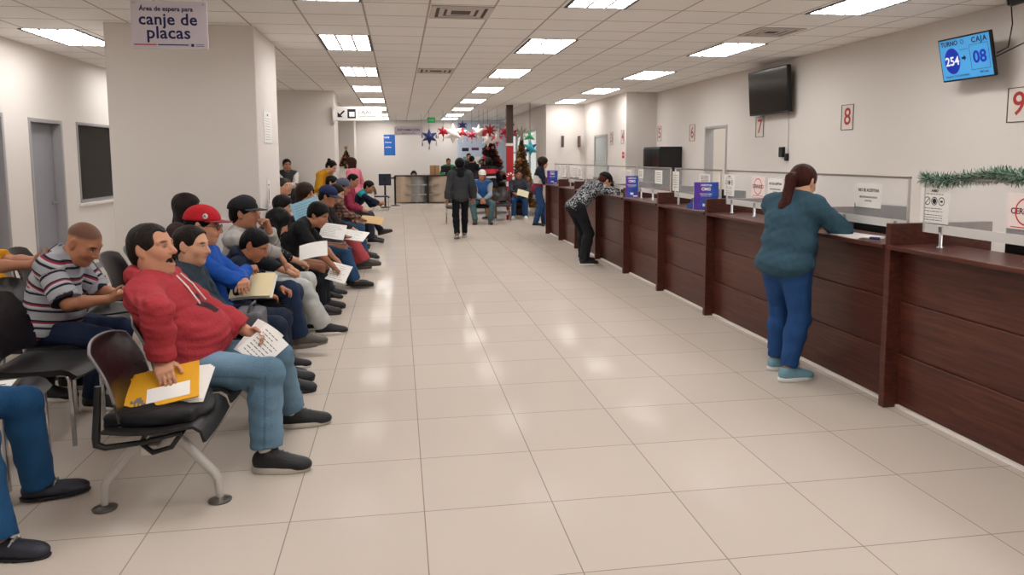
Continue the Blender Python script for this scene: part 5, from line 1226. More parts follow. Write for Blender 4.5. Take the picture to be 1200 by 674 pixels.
A(label='man in a black T-shirt with short black hair leaning over his papers', at=(-1.22, 7.80), vox=.008, lean=22, curl=22, neck=18, head=(-18, 26, 0), hair='short', vol=.006, hairc='black', top=dict(c='#1b1b1e', sleeve=1.0), pants=dict(c='#1f2026'), shoes=dict(c='#26221f', sole='#3a332d'), hR=(.52, -.16, .52), hL=(.56, .06, .52), eR=(-.2, -1, .1), fR=(.38, -.12, 0), fL=(.4, .14, 0), skin='b')
A(label='woman with dark hair reading a light blue folder held up in front of her', at=(-1.28, 8.60), vox=.009, s=.88, lean=-14, curl=10, head=(-8, 16, 0), hair='long', len=.22, hairc='dark', top=dict(c='#23222a'), pants=dict(c='#27303f'), shoes=SN, hR=(.32, -.20, .92), hL=(.34, -.02, .96), eR=(-.1, -1, -.5), fR=(.42, -.1, 0), fL=(.45, .12, 0), skin='c')
A(label='man in a dark blue cap and black jacket with a white shoulder patch, jeans', at=(-1.12, 9.25), vox=.010, lean=14, curl=10, neck=12, head=(-14, 16, 0), s=1.03, hair='short', cap=dict(c='#20284a', b='#1c2340', tilt=-.02), top=dict(c='#1b1c21', name='jacket', paint=[(.40, .50, '#e0deda', 1)]), pants=dict(c='#2f5277', loose=.02), shoes=dict(c='#1d1b1a', sole='#2c2926', kind='loafer'), hR=(.44, -.12, .66), hL=(.46, .1, .66), fR=(.56, -.06, .02, 0), fL=(.5, .16, 0), skin='b')
A(label='woman with wavy brown hair and glasses, hand at her face, in the front row', at=(-1.28, 9.95), vox=.010, s=.97, lean=-4, curl=10, head=(-20, 10, 0), hair='wavy', len=.2, vol=.02, hairc='#2b1a12', tail=(-.3, 0, -1), glasses=1, top=dict(c='#33302f'), pants=dict(c='#2a2a33'), shoes=SN, hR=(.2, -.06, 1.04), dR=(-.2, .2, 1), nR=(-1, .3, 0), cR=.6, eR=(.3, -.7, -.8), skin='c')
A(label='person in dark clothes with red patterned trousers and grey shoes, front row', at=(-1.12, 10.65), vox=.011, lean=10, curl=14, neck=14, head=(-8, 24, 0), hair='short', hairc='dark', top=dict(c='#2a2522'), pants=dict(c='#b04a50', denim=0, g=.014, loose=.03), shoes=dict(c='#4a443e', sole='#3a352f'), hR=(.44, -.1, .62), fR=(.62, -.10, .08, -4), fL=(.48, .14, 0), skin='c')
A(label='man in a grey knit cap and brown plaid shirt, hands on his lap', at=(-1.06, 11.9), vox=.011, lean=6, curl=12, neck=10, head=(-14, 20, 0), s=1.02, hair='short', hairc='grey', cap=dict(c='#5a5f70', b='#5a5f70', brim=0), top=dict(c='#4a342c', mat=plaid_mat), pants=dict(c='#34506e'), shoes=SN, hR=(.44, -.1, .66), fR=(.5, -.1, 0), skin='b')
A(label='person in a red top with short dark hair, behind the man in the teal collar', at=(-1.0, 14.1), vox=.012, lean=4, head=(-16, 14, 0), s=1.05, hair='short', hairc='dark', top=dict(c='#8e2d44'), pants=dict(c='#2a2e3a'), shoes=SN, skin='b')
A(label='man in a navy jacket with a teal collar leaning on his knees, leg stretched out', at=(-.98, 14.75), vox=.012, lean=30, curl=12, neck=6, head=(-20, 18, 0), hair='short', hairc='dark', top=dict(c='#1b2438', paint=[(.40, .60, '#1f8a90', 0)]), pants=dict(c='#1a1c24'), shoes=dict(c='#2e2724', sole='#3a322d'), hR=(.56, -.12, .74), hL=(.58, .06, .72), eR=(-.2, -1, .1), fR=(.62, -.10, .10, -5, -14), fL=(.3, .16, 0), skin='b')
A(label='person with black hair in the front row just before the second column', at=(-1.22, 13.2), vox=.012, s=1.02, lean=-4, head=(-10, 12, 0), hair='short', hairc='black', top=dict(c='#26262c'), pants=dict(c='#2a3040'), shoes=SN)
# --- second row
A(label='man with shaved head in a grey striped polo shirt typing on his phone', at=(-2.30, 5.10), vox=.0068, lean=8, curl=20, neck=26, head=(-16, 34, 0), s=.97, hs=1.12, bulk=1.1, fat=.05, hair='buzz', hairc='dark', skin='#b37a5c', collar='#a3a3aa',
  top=dict(c='#9a9ca3', sleeve=.92, fe=1, loose=.022, g=.016, band=1, mat=lambda: band_mat('polo_stripes', [(0, '#a0a2a8'), (.30, '#24242e'), (.44, '#a0a2a8'), (.52, '#b8b6ba'), (.62, '#8e2c40'), (.72, '#24242e'), (.82, '#a0a2a8')], .105), name='polo_shirt'), pants=dict(c='#1c2740', loose=.02), shoes=dict(c='#1c1a1a', sole='#c9c0b5'), hR=(.42, -.10, .72), hL=(.44, .04, .73), dR=(.8, .45, .2), nR=(.2, .6, .6), eR=(-.2, -.8, -.5), cR=.6, fR=(.30, -.12, 0), fL=(.42, .12, 0))
A(label='person in a yellow T-shirt holding a phone, cut by the left edge', at=(-2.80, 5.34), vox=.0075, lean=-24, curl=6, head=(0, 10, 0), fat=.09, bulk=1.08, hair='short', cap=dict(c='#1c1c20', b='#1c1c20'), top=dict(c='#d69a1e', sleeve=.9, loose=.02, g=.014), pants=dict(c='#2a2c34'), shoes=SN, hR=(.40, -.06, .92), hL=(.44, .08, .92), eR=(-.2, -.9, -.5), dR=(.8, .4, .4), nR=(-.5, .3, .8), fR=(.4, -.12, 0), skin='b')
A(label='woman with long dark hair sitting behind the man in the red cap', at=(-2.04, 7.2), vox=.009, s=.98, lean=-2, head=(8, 6, 0), hair='long', len=.42, hairc='#1b1210', vol=.014, tail=(-.12, -.05, -1), top=dict(c='#3b2c2c'), pants=dict(c='#252a36'), shoes=SN)
A(label='person in jeans and dark loafers at the left edge, only the legs in view', at=(-2.16, 3.44), vox=.0068, lean=-10, head=(0, 5, 0), hair='short', top=dict(c='#3a4048'), pants=dict(c='#1f4a72', len=2.05, fade=.12, loose=.026, g=.012), shoes=dict(c='#2b2d38', sole='#15151a', kind='loafer', bit=1), fR=(.50, -.30, 0, -12), fL=(.42, .22, .01, 12), hR=(.2, -.2, .62), hL=(.2, .16, .62))
A(label='elderly person in a pink sweater at the edge of the large near column', at=(-1.80, 11.2), vox=.012, lean=0, s=1.05, head=(-20, 2, 0), hair='short', hairc='grey', top=dict(c='#c23a62'), pants=dict(c='#33343c'), shoes=SN, skin='c')
A(label='person with reddish dark hair in a white top, second row beyond the near column', at=(-1.86, 11.75), vox=.012, lean=2, s=1.03, head=(-30, 4, 0), hair='short', hairc='red', fringe=-.005, top=dict(c='#cfc9c4'), pants=dict(c='#33343c'), shoes=SN, skin='c')
# --- standing at the far side of the seats
A(label='man in a black vest over a white shirt, arms folded, leaning on the second column', at=(-2.26, 15.45), sit=False, hz=.87, vox=.011, s=.95, rz=-70, lean=-4, curl=4, head=(0, 4, 0), hair='short', hairc='black', beard=1, top=dict(c='#d6d0ca', sleeve=1.95), vest='#1a1b20', pants=dict(c='#22242a', denim=0), shoes=SN, hL=(.22, -.08, 1.06), hR=(.20, .12, 1.10), dL=(.1, -1, 0), dR=(.1, 1, 0), eL=(.2, 1, -.7), eR=(.2, -1, -.7), skin='b')
A(label='person in a mustard yellow jacket bending over, hair pinned up, by the second column', at=(-1.52, 14.4), sit=False, vox=.011, s=.98, rz=-20, lean=10, curl=18, neck=18, head=(0, 32, 0), hair='tied', bun=(-.10, 0, .09), hairc='black', top=dict(c='#c08a1e', g=.016), pants=dict(c='#d3ccc6', denim=0), shoes=SN, hR=(.3, -.1, 1.0), hL=(.3, .1, 1.0), skin='c')
A(label='woman in pink with long dark red hair standing beyond the seats', at=(-.98, 16.6), sit=False, vox=.012, s=.97, rz=150, lean=0, head=(0, 5, 0), hair='long', len=.42, hairc='#331a14', vol=.01, top=dict(c='#d47a8a'), pants=dict(c='#2d2f3a'), shoes=SN, hR=(.1, -.25, .85), hL=(.1, .25, .85), skin='c')
# --- people in the aisle and at the counter
A(label='person with black hair, dark grey hooded jacket and black trousers walking away down the aisle', at=(1.21, 14.55), sit=False, vox=.009, s=.95, rz=92, lean=4, curl=2, head=(0, 2, 0), hair='short', vol=.016, fringe=.03, hairc='black', hood='#15161a', top=dict(c='#3c3e41', g=.026, gs=.006, hem=-.20, loose=.006, name='jacket'), pants=dict(c='#141417', denim=0, loose=.014), shoes=dict(c='#6b665f', sole='#b9b2a8'), hL=(.0, .27, .78), hR=(.06, -.27, .80), eL=(-.8, .5, 0), eR=(-.8, -.5, 0), fL=(-.14, .09, .03, 5, 22), fR=(.16, -.09, 0), skin='b')
A(label='woman in a teal top and jeans with a long red ponytail, at the counter', at=(2.78, 4.90), sit=False, hz=.845, vox=.0066, s=.95, rz=24, bulk=1.26, fat=.06, bust=True, lean=7, curl=9, neck=16, head=(4, 20, 0), hair='pony', len=.40, tail=(-.22, .05, -1), hairc='#3a1813', top=dict(c='#33505f', g=.015, hem=-.10, wr=.007, name='sweater'), pants=dict(c='#24487a', g=.006, len=1.93, loose=.008, fade=.15, wr=.004), shoes=dict(c='#6f98a6', sole='#dcdcd8', lace='#9fb5bc'), hR=(.40, -.10, 1.10), hL=(.44, .14, 1.10), eR=(.0, -1, -.5), dR=(.9, .4, -.1), nR=(0, 0, -1), eL=(.2, 1, -.4), fR=(-.07, -.10, 0, -18), fL=(.10, .13, 0, -14), skin='c')
A(label='man in a black and grey patterned jacket bent over the counter, writing', at=(2.68, 10.66), sit=False, hz=.86, px=-.06, vox=.0085, s=.99, rz=14, lean=36, curl=26, neck=8, head=(0, 38, 0), hair='short', hairc='#4a1c18', cap=dict(c='#1b1a1c', b='#1b1a1c'), top=dict(c='#55555a', g=.024, hem=-.07, name='jacket', mat=lambda: spot_mat('leopard_grey', [(0, '#16161a'), (.43, '#2e2f34'), (.50, '#7d7f84'), (.58, '#a9abae')], 42, 'noise', 3)), pants=dict(c='#1d1e22', denim=0, g=.016, loose=.022), shoes=dict(c='#1d1d20', sole='#dcd8d2'), hR=(.50, -.10, 1.10), hL=(.55, .16, 1.10), eR=(-.2, -1, -.2), eL=(0, 1, -.2), fR=(.02, -.12, 0, -10), fL=(.12, .10, 0), skin='c')
A(label='man in a white cap and blue vest sitting with hands together at the far end', at=(2.03, 17.92), vox=.011, rz=-96, s=1.03, lean=6, curl=8, head=(8, 6, 0), hair='short', hairc='grey', cap=dict(c='#d6d2cc', b='#d6d2cc'), top=dict(c='#9aa6b2'), vest='#1f4f8a', pants=dict(c='#4f6a70', loose=.02), shoes=dict(c='#4a3e34', sole='#3a322c'), hR=(.34, -.02, .60), hL=(.34, .04, .60), fR=(.36, -.18, 0), fL=(.36, .18, 0), kR=(1, -.5, .6), kL=(1, .5, .6), skin='b')
A(label='seated man in dark grey jacket and jeans holding a pale folder, far end', at=(3.14, 19.1), vox=.011, rz=-98, s=1.0, lean=-14, curl=16, head=(4, 10, 0), hair='short', hairc='dark', top=dict(c='#3c3c44', g=.02), pants=dict(c='#26446e', loose=.02), shoes=dict(c='#c9c4bc', sole='#ddd8d2'), hR=(.30, -.12, .68), hL=(.28, .14, .68), fR=(.42, -.16, 0), fL=(.42, .16, 0), skin='b')
A(label='brown-haired woman in a dark, white and maroon sweater standing past the counter', at=(3.20, 16.75), sit=False, hz=.87, vox=.011, s=.98, rz=-6, lean=4, head=(10, 4, 0), hair='wavy', len=.12, hairc='#241610', vol=.014, bulk=1.05, top=dict(c='#1d2230', paint=[(.14, .31, '#cfc9c6', 0), (-.3, .14, '#7c1f30', 0)], g=.018), pants=dict(c='#28456c', loose=.014), shoes=SN, hR=(.34, -.12, 1.02), hL=(.36, .1, 1.02), fR=(-.06, -.09, 0), fL=(.16, .1, 0), skin='c')
# --- around the far desk and trees
A(label='man in a green shirt behind the reception desk', at=(1.82, 27.1), sit=False, vox=.015, rz=-95, lean=2, head=(0, 6, 0), s=.95, hair='short', hairc='dark', top=dict(c='#1f7a4a'), pants=dict(c='#2b2d33'), shoes=SN, hR=(.3, -.15, 1.0), hL=(.3, .15, 1.0), skin='b')
A(label='person with black hair seated behind the reception desk, head above the desk top', at=(.54, 27.2), vox=.015, rz=-90, s=1.0, seat=.30, head=(0, 14, 0), hair='long', hairc='black', len=.2, top=dict(c='#202126'), pants=dict(c='#2b2d33'), shoes=SN)
A(label='person in black with black hair standing left of the dark Christmas tree', at=(2.36, 23.6), sit=False, vox=.014, rz=60, s=1.0, head=(0, 10, 0), hair='short', hairc='black', top=dict(c='#1b1b20', g=.02), pants=dict(c='#1d1e22', denim=0), shoes=SN, hR=(.1, -.25, .85), hL=(.1, .25, .85))
A(label='smaller person in black, just left of the taller one at the far end', at=(2.0, 24.15), sit=False, vox=.014, rz=70, s=.93, hz=.85, head=(0, 10, 0), hair='short', hairc='black', top=dict(c='#202026', g=.02), pants=dict(c='#1d1e22', denim=0), shoes=SN, hR=(.1, -.25, .8), hL=(.1, .25, .8))
A(label='third person in black with raised head behind the pair in black at the far end', at=(2.38, 25.0), sit=False, vox=.015, rz=-90, s=1.06, head=(0, 4, 0), hair='short', hairc='black', top=dict(c='#1b1c22'), pants=dict(c='#1d1e22', denim=0), shoes=SN, hR=(.1, -.25, .85), hL=(.1, .25, .85), skin='b')
A(label='woman with long black hair in a black, red and white jacket before the dark tree', at=(2.36, 18.78), sit=False, vox=.011, rz=120, s=.97, lean=4, head=(0, 8, 0), hair='long', hairc='black', len=.2, top=dict(c='#17171c', g=.018, paint=[(.30, .42, '#b8323a', 0), (.20, .25, '#d9d2cc', 0)]), pants=dict(c='#a9743a', denim=0), shoes=SN, hR=(.2, -.2, .95), hL=(.2, .2, .95), skin='c')
A(label='dark figure behind the left wall window, standing in for a reflection', at=(-5.15, 12.1), vox=.012, sit=False, s=.95, rz=-20, head=(0, 15, 0), hair='long', hairc='black', len=.25, top=dict(c='#2a2226'), pants=dict(c='#1d1e22', denim=0), shoes=SN, hR=(.3, -.1, 1.05), hL=(.3, .1, 1.05), eR=(-.3, -1, -.5), skin='b')  # figure added behind the pane in place of a reflection
ROOTS = {}
for p in PPL: make_person(p)
def W(p, sd, f=.09, off=(0, 0, 0)):
    """a point in a person's palm, in world space"""
    w, d, n, c, sg = p['k'].hand[sd]; q = w + d * f + n * .022; a = math.radians(p.get('rz', 0)); x, y = q[0], q[1]
    return (p['at'][0] + math.cos(a) * x - math.sin(a) * y + off[0], p['at'][1] + math.sin(a) * x + math.cos(a) * y + off[1], q[2] + off[2])
def who(s): return [p for p in PPL if s in p['label']][0]
def sheetobj(name, lab, cat, c, r, n, w, h, m, th=.002, rules=True, bend=0, seed=1, grp=None):
    t = thing(name, lab, cat, (0, 0, 0), 0, grp); n = nrm(n); r = np.array(r, float); r = nrm(r - n * (r @ n)); M = face(c, r, np.cross(n, r)); t.matrix_world = M
    g = [[(x * w / 2, y * h / 2, -bend * (x * x)) for y in np.linspace(-1, 1, 5)] for x in np.linspace(-1, 1, 9)]
    b = MB(); b.sheet(g, th); b.build('sheet', m, t)
    if rules and not bend:
        rb = MB(); rs = random.Random(seed)
        for y in np.linspace(.36, -.36, 8): lines(rb, w, h, [y * h], -w * .38, w * (.1 + .28 * rs.random()), rs, 0, .005)
        for i in range(len(rb.v)): rb.v[i] = (rb.v[i][0], rb.v[i][1], th / 2 + .0008)
        rb.build('print', mat('print_grey', '#6f6a66', .8), t)
    return t
def phone(lab, c, r, u):
    t = thing('phone', lab, 'phone', (0, 0, 0)); t.matrix_world = face(c, r, u); b = MB(); b.box((0, 0, 0), (.074, .155, .009), bev=.004); b.build('case', M_BLACK, t); b = MB(); b.box((0, 0, .0046), (.066, .142, .001)); b.build('display', mat('phone_display', '#2a3038', .1), t)
HM = who('red hoodie and')
sheetobj('document', 'curled white papers in the left hand of the man in the red hoodie', 'papers', W(HM, 'L', .11, (.02, -.03, -.02)), (.7, -.3, -.6), (.25, -.8, .5), .17, .21, M_PAPER, .003, True, 0, 3)
sheetobj('document', 'second curled white sheet behind the papers of the man in the red hoodie', 'papers', W(HM, 'L', .11, (-.01, .02, .0)), (.8, -.2, -.5), (.2, -.85, .45), .17, .21, M_PAPER, .002, False, .03)
sheetobj('folder', 'cream paper folder on the lap of the boy in the navy hoodie', 'folder', (-1.06, 5.38, .72), (.8, -.25, .2), (-.15, -.62, .75), .30, .215, mat('folder_cream', '#e6d6ac', .7), .008, False, .01)
sheetobj('document', 'white sheets under the cream folder of the boy', 'papers', (-1.048, 5.395, .703), (.8, -.25, .2), (-.15, -.62, .75), .295, .21, M_PAPER, .012, False, .01)
sheetobj('folder', 'light blue folder held up by the dark-haired woman', 'folder', (-1.0, 8.18, 1.04), (.85, -.2, .35), (-.1, -.95, .25), .30, .27, mat('folder_blue', '#8fc0d6', .5), .006, True, 0, 5)
sheetobj('document', 'white sheet held low by the man in the black T-shirt', 'papers', W(who('black T-shirt'), 'R', .13, (.0, .0, .02)), (.8, -.3, 0), (.1, -.6, .8), .21, .26, M_PAPER, .003, True, 0, 7)
sheetobj('document', 'white sheet on the lap of the woman in the dotted top', 'papers', (-.82, 7.04, .76), (.9, -.2, .25), (-.2, -.7, .6), .27, .17, M_PAPER, .003, False, .015)
sheetobj('document', 'white sheet on the knees of the man in the dark blue cap', 'papers', (-.76, 8.50, .79), (.9, -.2, .0), (.05, -.7, .7), .28, .22, M_PAPER, .004, True, 0, 9)
sheetobj('clipboard', 'white clipboard in the hands of the man in the dark blue cap', 'clipboard', W(who('dark blue cap'), 'R', .12, (.02, .0, .05)), (.9, -.3, -.1), (.0, -.4, .9), .32, .23, M_PAPER, .01, True, 0, 11)
sheetobj('folder', 'tan envelope in the hands of the man in the grey knit cap', 'folder', W(who('grey knit cap'), 'R', .12, (.08, .0, .03)), (.9, -.3, .1), (.0, -.5, .85), .36, .2, mat('envelope_tan', '#c9a877', .7), .008, False, .01)
sheetobj('folder', 'pale folder held by the seated man in the dark grey jacket', 'folder', W(who('dark grey jacket'), 'L', .10, (.0, -.05, .05)), (.9, 0, -.35), (.1, -.75, .6), .30, .2, mat('folder_pale', '#d8cfae', .7), .006, False, .01)
phone('black phone in the hands of the man in the striped polo', W(who('striped polo'), 'R', .10, (.01, .02, .02)), (.3, -.9, .1), (.8, .3, .5)); phone('phone held by the person in the yellow T-shirt', W(who('yellow T-shirt'), 'R', .10, (.01, .02, .02)), (.3, -.9, .1), (.7, .3, .6))
t = thing('pen', 'blue pen in the right hand of the woman in the teal top', 'pen', (0, 0, 0)); q = W(who('teal top'), 'R', .09); b = MB(); b.tube([(q[0] - .02, q[1], q[2] + .09), (q[0] + .03, q[1], q[2] - .03)], .0045, 8); b.build('barrel', M_BLUE, t)
t = thing('handbag', 'small grey handbag on the lap of the woman in the slate jacket', 'bag', (-.93, 4.62, .60)); S = SDF(); S.box((0, 0, .03), (.06, .10, .035), r=.03, k=.02); V, F = S.mesh(.008); V = wrinkle(V, F, .005, 4); np_mesh('body', V, F, MAT_SMOOTH, t, colset(V, '#55565a')); b = MB(); b.tube([(0, -.10, .06), (.02, -.08, .13), (.02, .08, .13), (0, .10, .06)], .008, 8); b.build('strap', mat('strap_grey', '#3a3a3d', .6), t)
# ------------------------------------------------------------------ far end of the hall
t = thing('reception_desk', 'curved pale reception desk with steel strips at the far end', 'desk', (0, 0, 0))
M_PALE = mat('desk_pale', '#b9a590', .4); M_SILV = mat('desk_silver', '#a9a7a4', .3, .5)
def arc(x0, x1, y, z0, z1, depth, sag, n=14):
    A = [(x0 + (x1 - x0) * k / n, y - sag * math.sin(PI * k / n)) for k in range(n + 1)]; B = [(p[0], p[1] + depth) for p in A][::-1]
    return A + B
def arcp(name, x0, x1, y, z0, z1, d, sag, m):
    P = arc(x0, x1, y, z0, z1, d, sag); b = MB(); b.prism(P, 2, z0, z1); return b.build(name, m, t)
for j, (x0, x1, m) in enumerate(((-.12, .42, M_PALE), (.42, .98, M_SILV), (1.04, 1.85, M_PALE))): arcp('front_panel', x0, x1, 26.3, .04, .96, .12, .12, m)
arcp('desk_top', -.16, 1.9, 26.25, .96, 1.0, .6, .16, mat('desk_top_dark', '#2c2522', .35)); b = MB(); b.b2((.98, 26.12, 0), (1.04, 26.3, .96)); b.build('black_upright', M_BLACK, t)
for z in (.30, .64): arcp('steel_strip', -.12, 1.85, 26.26, z, z + .03, .05, .14, M_STEEL)
b = MB(); b.b2((-.1, 26.75, .0), (1.85, 26.8, .9)); b.build('back_board', M_PALE, t)
t = thing('cardboard_box', 'brown cardboard box standing on the reception desk', 'box', (1.28, 26.55, 1.001)); b = MB(); b.b2((-.17, -.12, 0), (.17, .12, .34), bev=.004); b.build('carton', mat('cardboard', '#a8835c', .8), t); b = MB(); b.b2((-.03, -.122, .001), (.03, -.1195, .341)); b.build('tape', mat('tape_brown', '#8d6a45', .4), t)
t = thing('monitor', 'dark monitor on the reception desk right of the cardboard box', 'monitor', (1.68, 26.5, 1.001), -PI / 2); b = MB(); b.lathe([(.09, 0), (.09, .01), (.02, .02), (.02, .1)], n=14); b.build('stand', M_BLACK, t); b = MB(); b.box((0, 0, .2), (.03, .36, .24), bev=.006); b.build('housing', M_BLACK, t)
def stanchion(lab, x, y, placard):
    t = thing('belt_post', lab, 'barrier post', (x, y, 0), 0, 'belt barrier posts'); b = MB(); b.lathe([(.17, .0), (.17, .015), (.05, .035), (.03, .05)], n=22); b.build('base', M_BLACK, t); b = MB(); b.cyl((0, 0, .04), (0, 0, .92), .032); b.build('post', M_BLACK, t); b = MB(); b.lathe([(.04, .90), (.042, .99), (.03, 1.0)], n=18); b.build('belt_head', M_BLACK, t)
    if placard: b = MB(); b.b2((-.20, -.03, .72), (.20, -.015, 1.10), bev=.004); b.build('placard', mat('placard_navy', '#1a2438', .5), t)
    return t
stanchion('black belt post carrying a dark navy placard, left of the reception desk', -.46, 24.2, True); stanchion('slim black belt post standing in front of the reception desk', -.14, 25.0, False)
b = MB(); b.b2((-.43, 24.2, .92), (-.16, 24.205, .97)); b.add([], []); b2 = MB(); b2.prism([(-.42, 24.19), (-.17, 24.97), (-.165, 24.972), (-.415, 24.192)], 2, .92, .97); o = b2.build('barrier_belt', M_BLACK); tag(o, 'black belt stretched between the two barrier posts', 'belt')
o.location = (0, 0, 0)
# printed notice wall behind the decorations
t = thing('display_wall', 'tall pale blue printed display wall behind the hanging stars', 'display', (3.2, 26.0, 0)); b = MB(); b.b2((-1.12, -.02, .0), (.66, .08, 2.90), bev=.006); b.build('panel', mat('display_blue', '#b9c4d6', .5), t); b = MB(); b.b2((-.22, -.03, 2.35), (.36, -.02, 2.80)); b.build('white_header', M_PAPER, t)
text('AVISO IMPORTANTE', .07, face((.07, -.033, 2.68), (1, 0, 0), (0, 0, 1)), M_INK, t); text('REQUISITOS', .06, face((.07, -.033, 2.54), (1, 0, 0), (0, 0, 1)), M_INK, t)
for (x, z, w, h, m) in ((-.85, 1.9, .24, .12, M_INK), (-.5, 1.92, .26, .1, mat('purple_print', '#5a2a4e', .6)), (-.15, 1.92, .2, .08, M_INK), (-.55, 1.45, .5, .4, M_PAPER), (-.88, 1.5, .1, .3, mat('teal_print', '#5a8a8c', .6))): b = MB(); b.b2((x - w / 2, -.026, z - h / 2), (x + w / 2, -.02, z + h / 2)); b.build('print', m, t)
# hanging star lanterns
def star(lab, x, y, z, r, mats, tails=True, cat='star lantern'):
    t = thing('star_lantern', lab, cat, (x, y, z), 0, 'hanging paper star lanterns'); b = MB(); b.ball((0, 0, 0), r * .45, 0, 12, 8); b.build('core', mats[0], t)
    for i in range(6):
        a = 2 * PI * i / 6 + PI / 2; d = V3(math.cos(a), 0, math.sin(a)); b = MB(); b.tube([d * r * .3, d * r], [r * .30, r * .03], 8); p_ = b.build('point', mats[i % len(mats)], t)
        if tails:
            q = MB(); rs = random.Random(i)
            for k in range(6): e = d * r; q.tube([e, e + V3(rs.uniform(-.02, .02), rs.uniform(-.02, .02), -.10 - .05 * rs.random()) * (r / .2)], r * .02, 4)
            q.build('tassel', mats[-1], p_)
    b = MB(); b.cyl((0, 0, r * .3), (0, 0, H - z), .004, 5); b.build('string', M_BLACK, t)
MR, MWh, MBl, MPk, MTl = mat('foil_red', '#b01c2c', .4), mat('foil_white', '#ece6e0', .45), mat('foil_blue', '#23306e', .4), mat('foil_pink', '#d85a78', .45), mat('foil_teal', '#1f9aa8', .35)
star('dark blue star lantern hanging alone at the left of the group', .915, 22, 2.24, .24, [MBl, MBl, MBl])
star('red star lantern hanging beside the first white one', 1.33, 22, 2.40, .18, [MR]); star('large white star lantern between the red ones', 1.62, 22, 2.34, .30, [MWh], False)
star('red and white star lantern left of the display header', 1.93, 22.2, 2.36, .18, [MR, MWh]); star('small blue star lantern high before the display wall', 2.0, 23, 2.62, .15, [MBl, MBl]); star('small red star lantern left of the tall narrow white one', 2.15, 21.6, 2.28, .15, [MR, MPk]); star('tall narrow white star lantern before the display wall', 2.38, 21.8, 2.38, .24, [MWh], False)
star('red star lantern just left of the display header', 2.52, 21.8, 2.34, .17, [MR]); star('white star lantern under the display header', 2.55, 21, 2.12, .2, [MWh], False); star('second white star lantern under the display header', 2.82, 21, 2.14, .22, [MWh, MPk], False); star('red star lantern above the treetop', 3.1, 21.2, 2.37, .2, [MR, MPk]); star('pink star lantern right of the treetop', 3.2, 20.6, 2.3, .18, [MPk, MR])
star('teal star lantern by the far windows', 3.42, 18.9, 1.86, .2, [MTl, MTl, MBl], False); star('green star lantern high by the far windows', 3.40, 18.95, 2.16, .17, [mat('foil_green', '#2f9a6a', .4), MWh]); star('red star lantern at the top right of the group', 3.2, 21.0, 2.62, .16, [MR, MWh])
# decorated trees
def xmas_tree(lab, x, y, h, r, leaf, balls, top, n=9, z0=.0):
    rs = random.Random(int(x * 100)); t = thing('decorated_tree', lab, 'tree', (x, y, z0)); b = MB(); b.lathe([(.16, 0), (.2, .24), (.17, .24), (.14, .05)], n=18); b.build('pot', mat('pot_dark', '#4b443f', .6), t); b = MB(); b.cyl((0, 0, .1), (0, 0, h), .03); b.build('trunk', mat('bark', '#3a2a1d', .9), t)
    b = MB()
    for k in range(2600):
        v = rs.random() ** 1.3; z = .25 + (h - .3) * v; lim = r * (1 - v) ** .85 * (1 + .12 * math.sin(v * 34)); a = rs.random() * 2 * PI
        p = V3(0, 0, z); d = nrm(V3(math.cos(a), math.sin(a), -.15 + .3 * rs.random())); l = lim * (.75 + .3 * rs.random()) + .02; s_ = p + d * l * .35; e = p + d * l; w = nrm(np.cross(d, (rs.gauss(0, 1), rs.gauss(0, 1), 1))) * .022; u = V3(0, 0, .012)
        b.add([s_ - w, s_ + w, e + w * .4, e - w * .4, s_ + u, e + u * .5], [(0, 1, 2, 3), (0, 4, 5, 3), (1, 2, 5, 4), (0, 1, 4), (2, 3, 5)], k % 2)
    b.build('foliage', leaf, t)
    for k in range(46):
        v = rs.random() ** 1.2; z = .3 + (h - .45) * v; a = -PI * rs.random() if k % 4 else PI * rs.random(); l = r * (1 - v) ** .85 * .98; m = balls[k % len(balls)]; q = MB(); q.ball((l * math.cos(a), l * math.sin(a), z), .045 + .02 * rs.random(), 0, 10, 7); q.build('ornament', m, t)
    q = MB()
    for i in range(8): a = 2 * PI * i / 8; d = V3(math.cos(a), -.2, math.sin(a)); q.tube([V3(0, 0, h + .08), V3(0, 0, h + .08) + d * .2], [.05, .01], 6)
    q.build('tree_topper', top, t); return t
xmas_tree('tall dark Christmas tree with red and bronze ornaments behind the seated men', 2.64, 21.2, 2.32, .72, [mat('fir_dark', '#2a2a1c', .8), mat('fir_red', '#4a1c1c', .7)], [mat('ball_red', '#a01f26', .25), mat('ball_bronze', '#7a4a2c', .3), mat('ball_pink', '#b58078', .35), MR], MR)
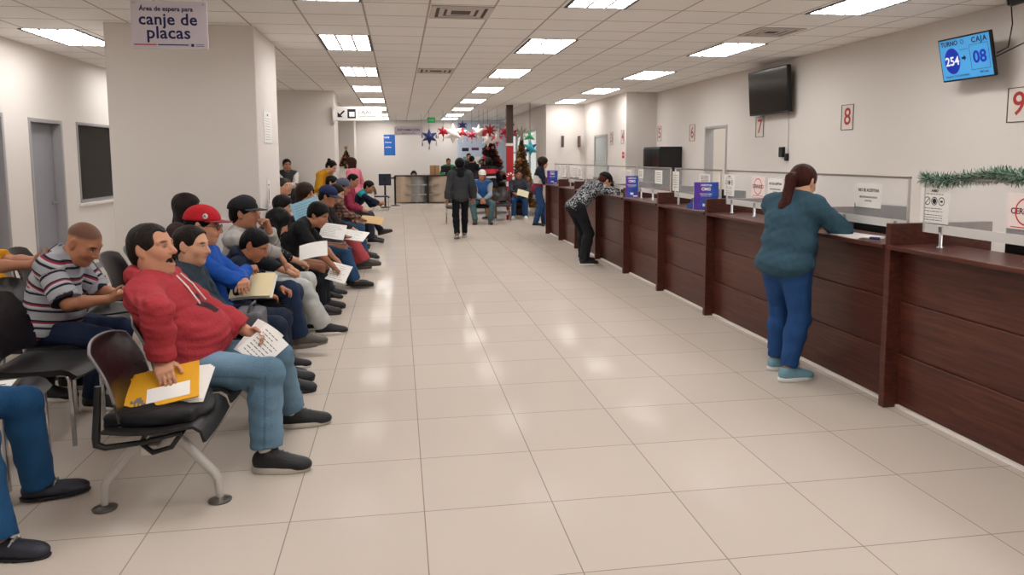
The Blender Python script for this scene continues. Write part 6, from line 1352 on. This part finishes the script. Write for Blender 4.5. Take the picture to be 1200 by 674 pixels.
xmas_tree('tall golden Christmas tree with bronze mesh balls by the far windows', 3.40, 20.2, 2.2, .42, [mat('fir_gold', '#8a6a3c', .6), mat('fir_brown', '#6a4a2c', .7)], [mat('ball_gold', '#a57a3c', .3), mat('ball_bronze', '#7a4a2c', .3)], mat('topper_silver', '#a8a493', .4))
t = thing('glitter_post', 'slim post wrapped in bright red glitter between the two trees', 'post', (3.0, 19.75, 0)); b = MB(); b.b2((-.09, -.09, 0), (.09, .09, 1.95), bev=.01); b.build('glitter_wrap', mat('glitter_red', '#b0232a', .35, noise=.5, nscale=90), t); b = MB(); b.b2((-.085, -.085, 1.95), (.085, .085, H), bev=.005); b.build('shaft', mat('brown_column', '#4c3a33', .7), t); b = MB(); b.b2((-.1, -.1, 1.93), (.1, .1, 2.0)); b.build('white_band', M_PAPER, t)
t = thing('candy_cane', 'red and white striped candy cane standing before the red column', 'candy cane', (2.78, 18.75, 0)); pts = [(0, 0, z) for z in np.linspace(0, 1.12, 10)] + [(.08 - .08 * math.cos(a), 0, 1.12 + .08 * math.sin(a)) for a in np.linspace(.3, PI, 8)] + [(.16, 0, 1.04)]
for i in range(len(pts) - 1): b = MB(); b.tube([pts[i], pts[i + 1]], .028, 8); b.build('stripe', (MR, MWh)[i % 2], t)
# small nativity tree on a white cabinet by the far column
t = thing('side_cabinet', 'white cabinet at the far left carrying a small decorated tree', 'cabinet', (-1.76, 25.4, 0)); b = MB(); b.b2((-.30, -.2, .0), (.30, .2, 1.22), bev=.006); b.build('body', M_WHITE, t); b = MB(); b.b2((-.32, -.22, 1.22), (.32, .22, 1.26), bev=.004); b.build('top', M_WHITE, t)
for s_ in (-1, 1): b = MB(); b.b2((s_ * .005, -.215, .08), (s_ * .29, -.2, 1.18)); dd = b.build('door', M_WHITE, t); b = MB(); b.cyl((s_ * .03, -.235, .6), (s_ * .03, -.235, .75), .008, 8); b.build('handle', M_STEEL, dd)
xmas_tree('small red and bronze decorated tree on the white cabinet at the far left', -1.76, 25.4, 1.6, .58, [mat('fir_dark', '#2a2a1c', .8), mat('fir_red', '#4a1c1c', .7)], [mat('ball_red', '#a01f26', .25), mat('ball_gold', '#a57a3c', .3)], mat('ball_gold', '#a57a3c', .3), z0=1.261).scale = (.42, .42, .42)
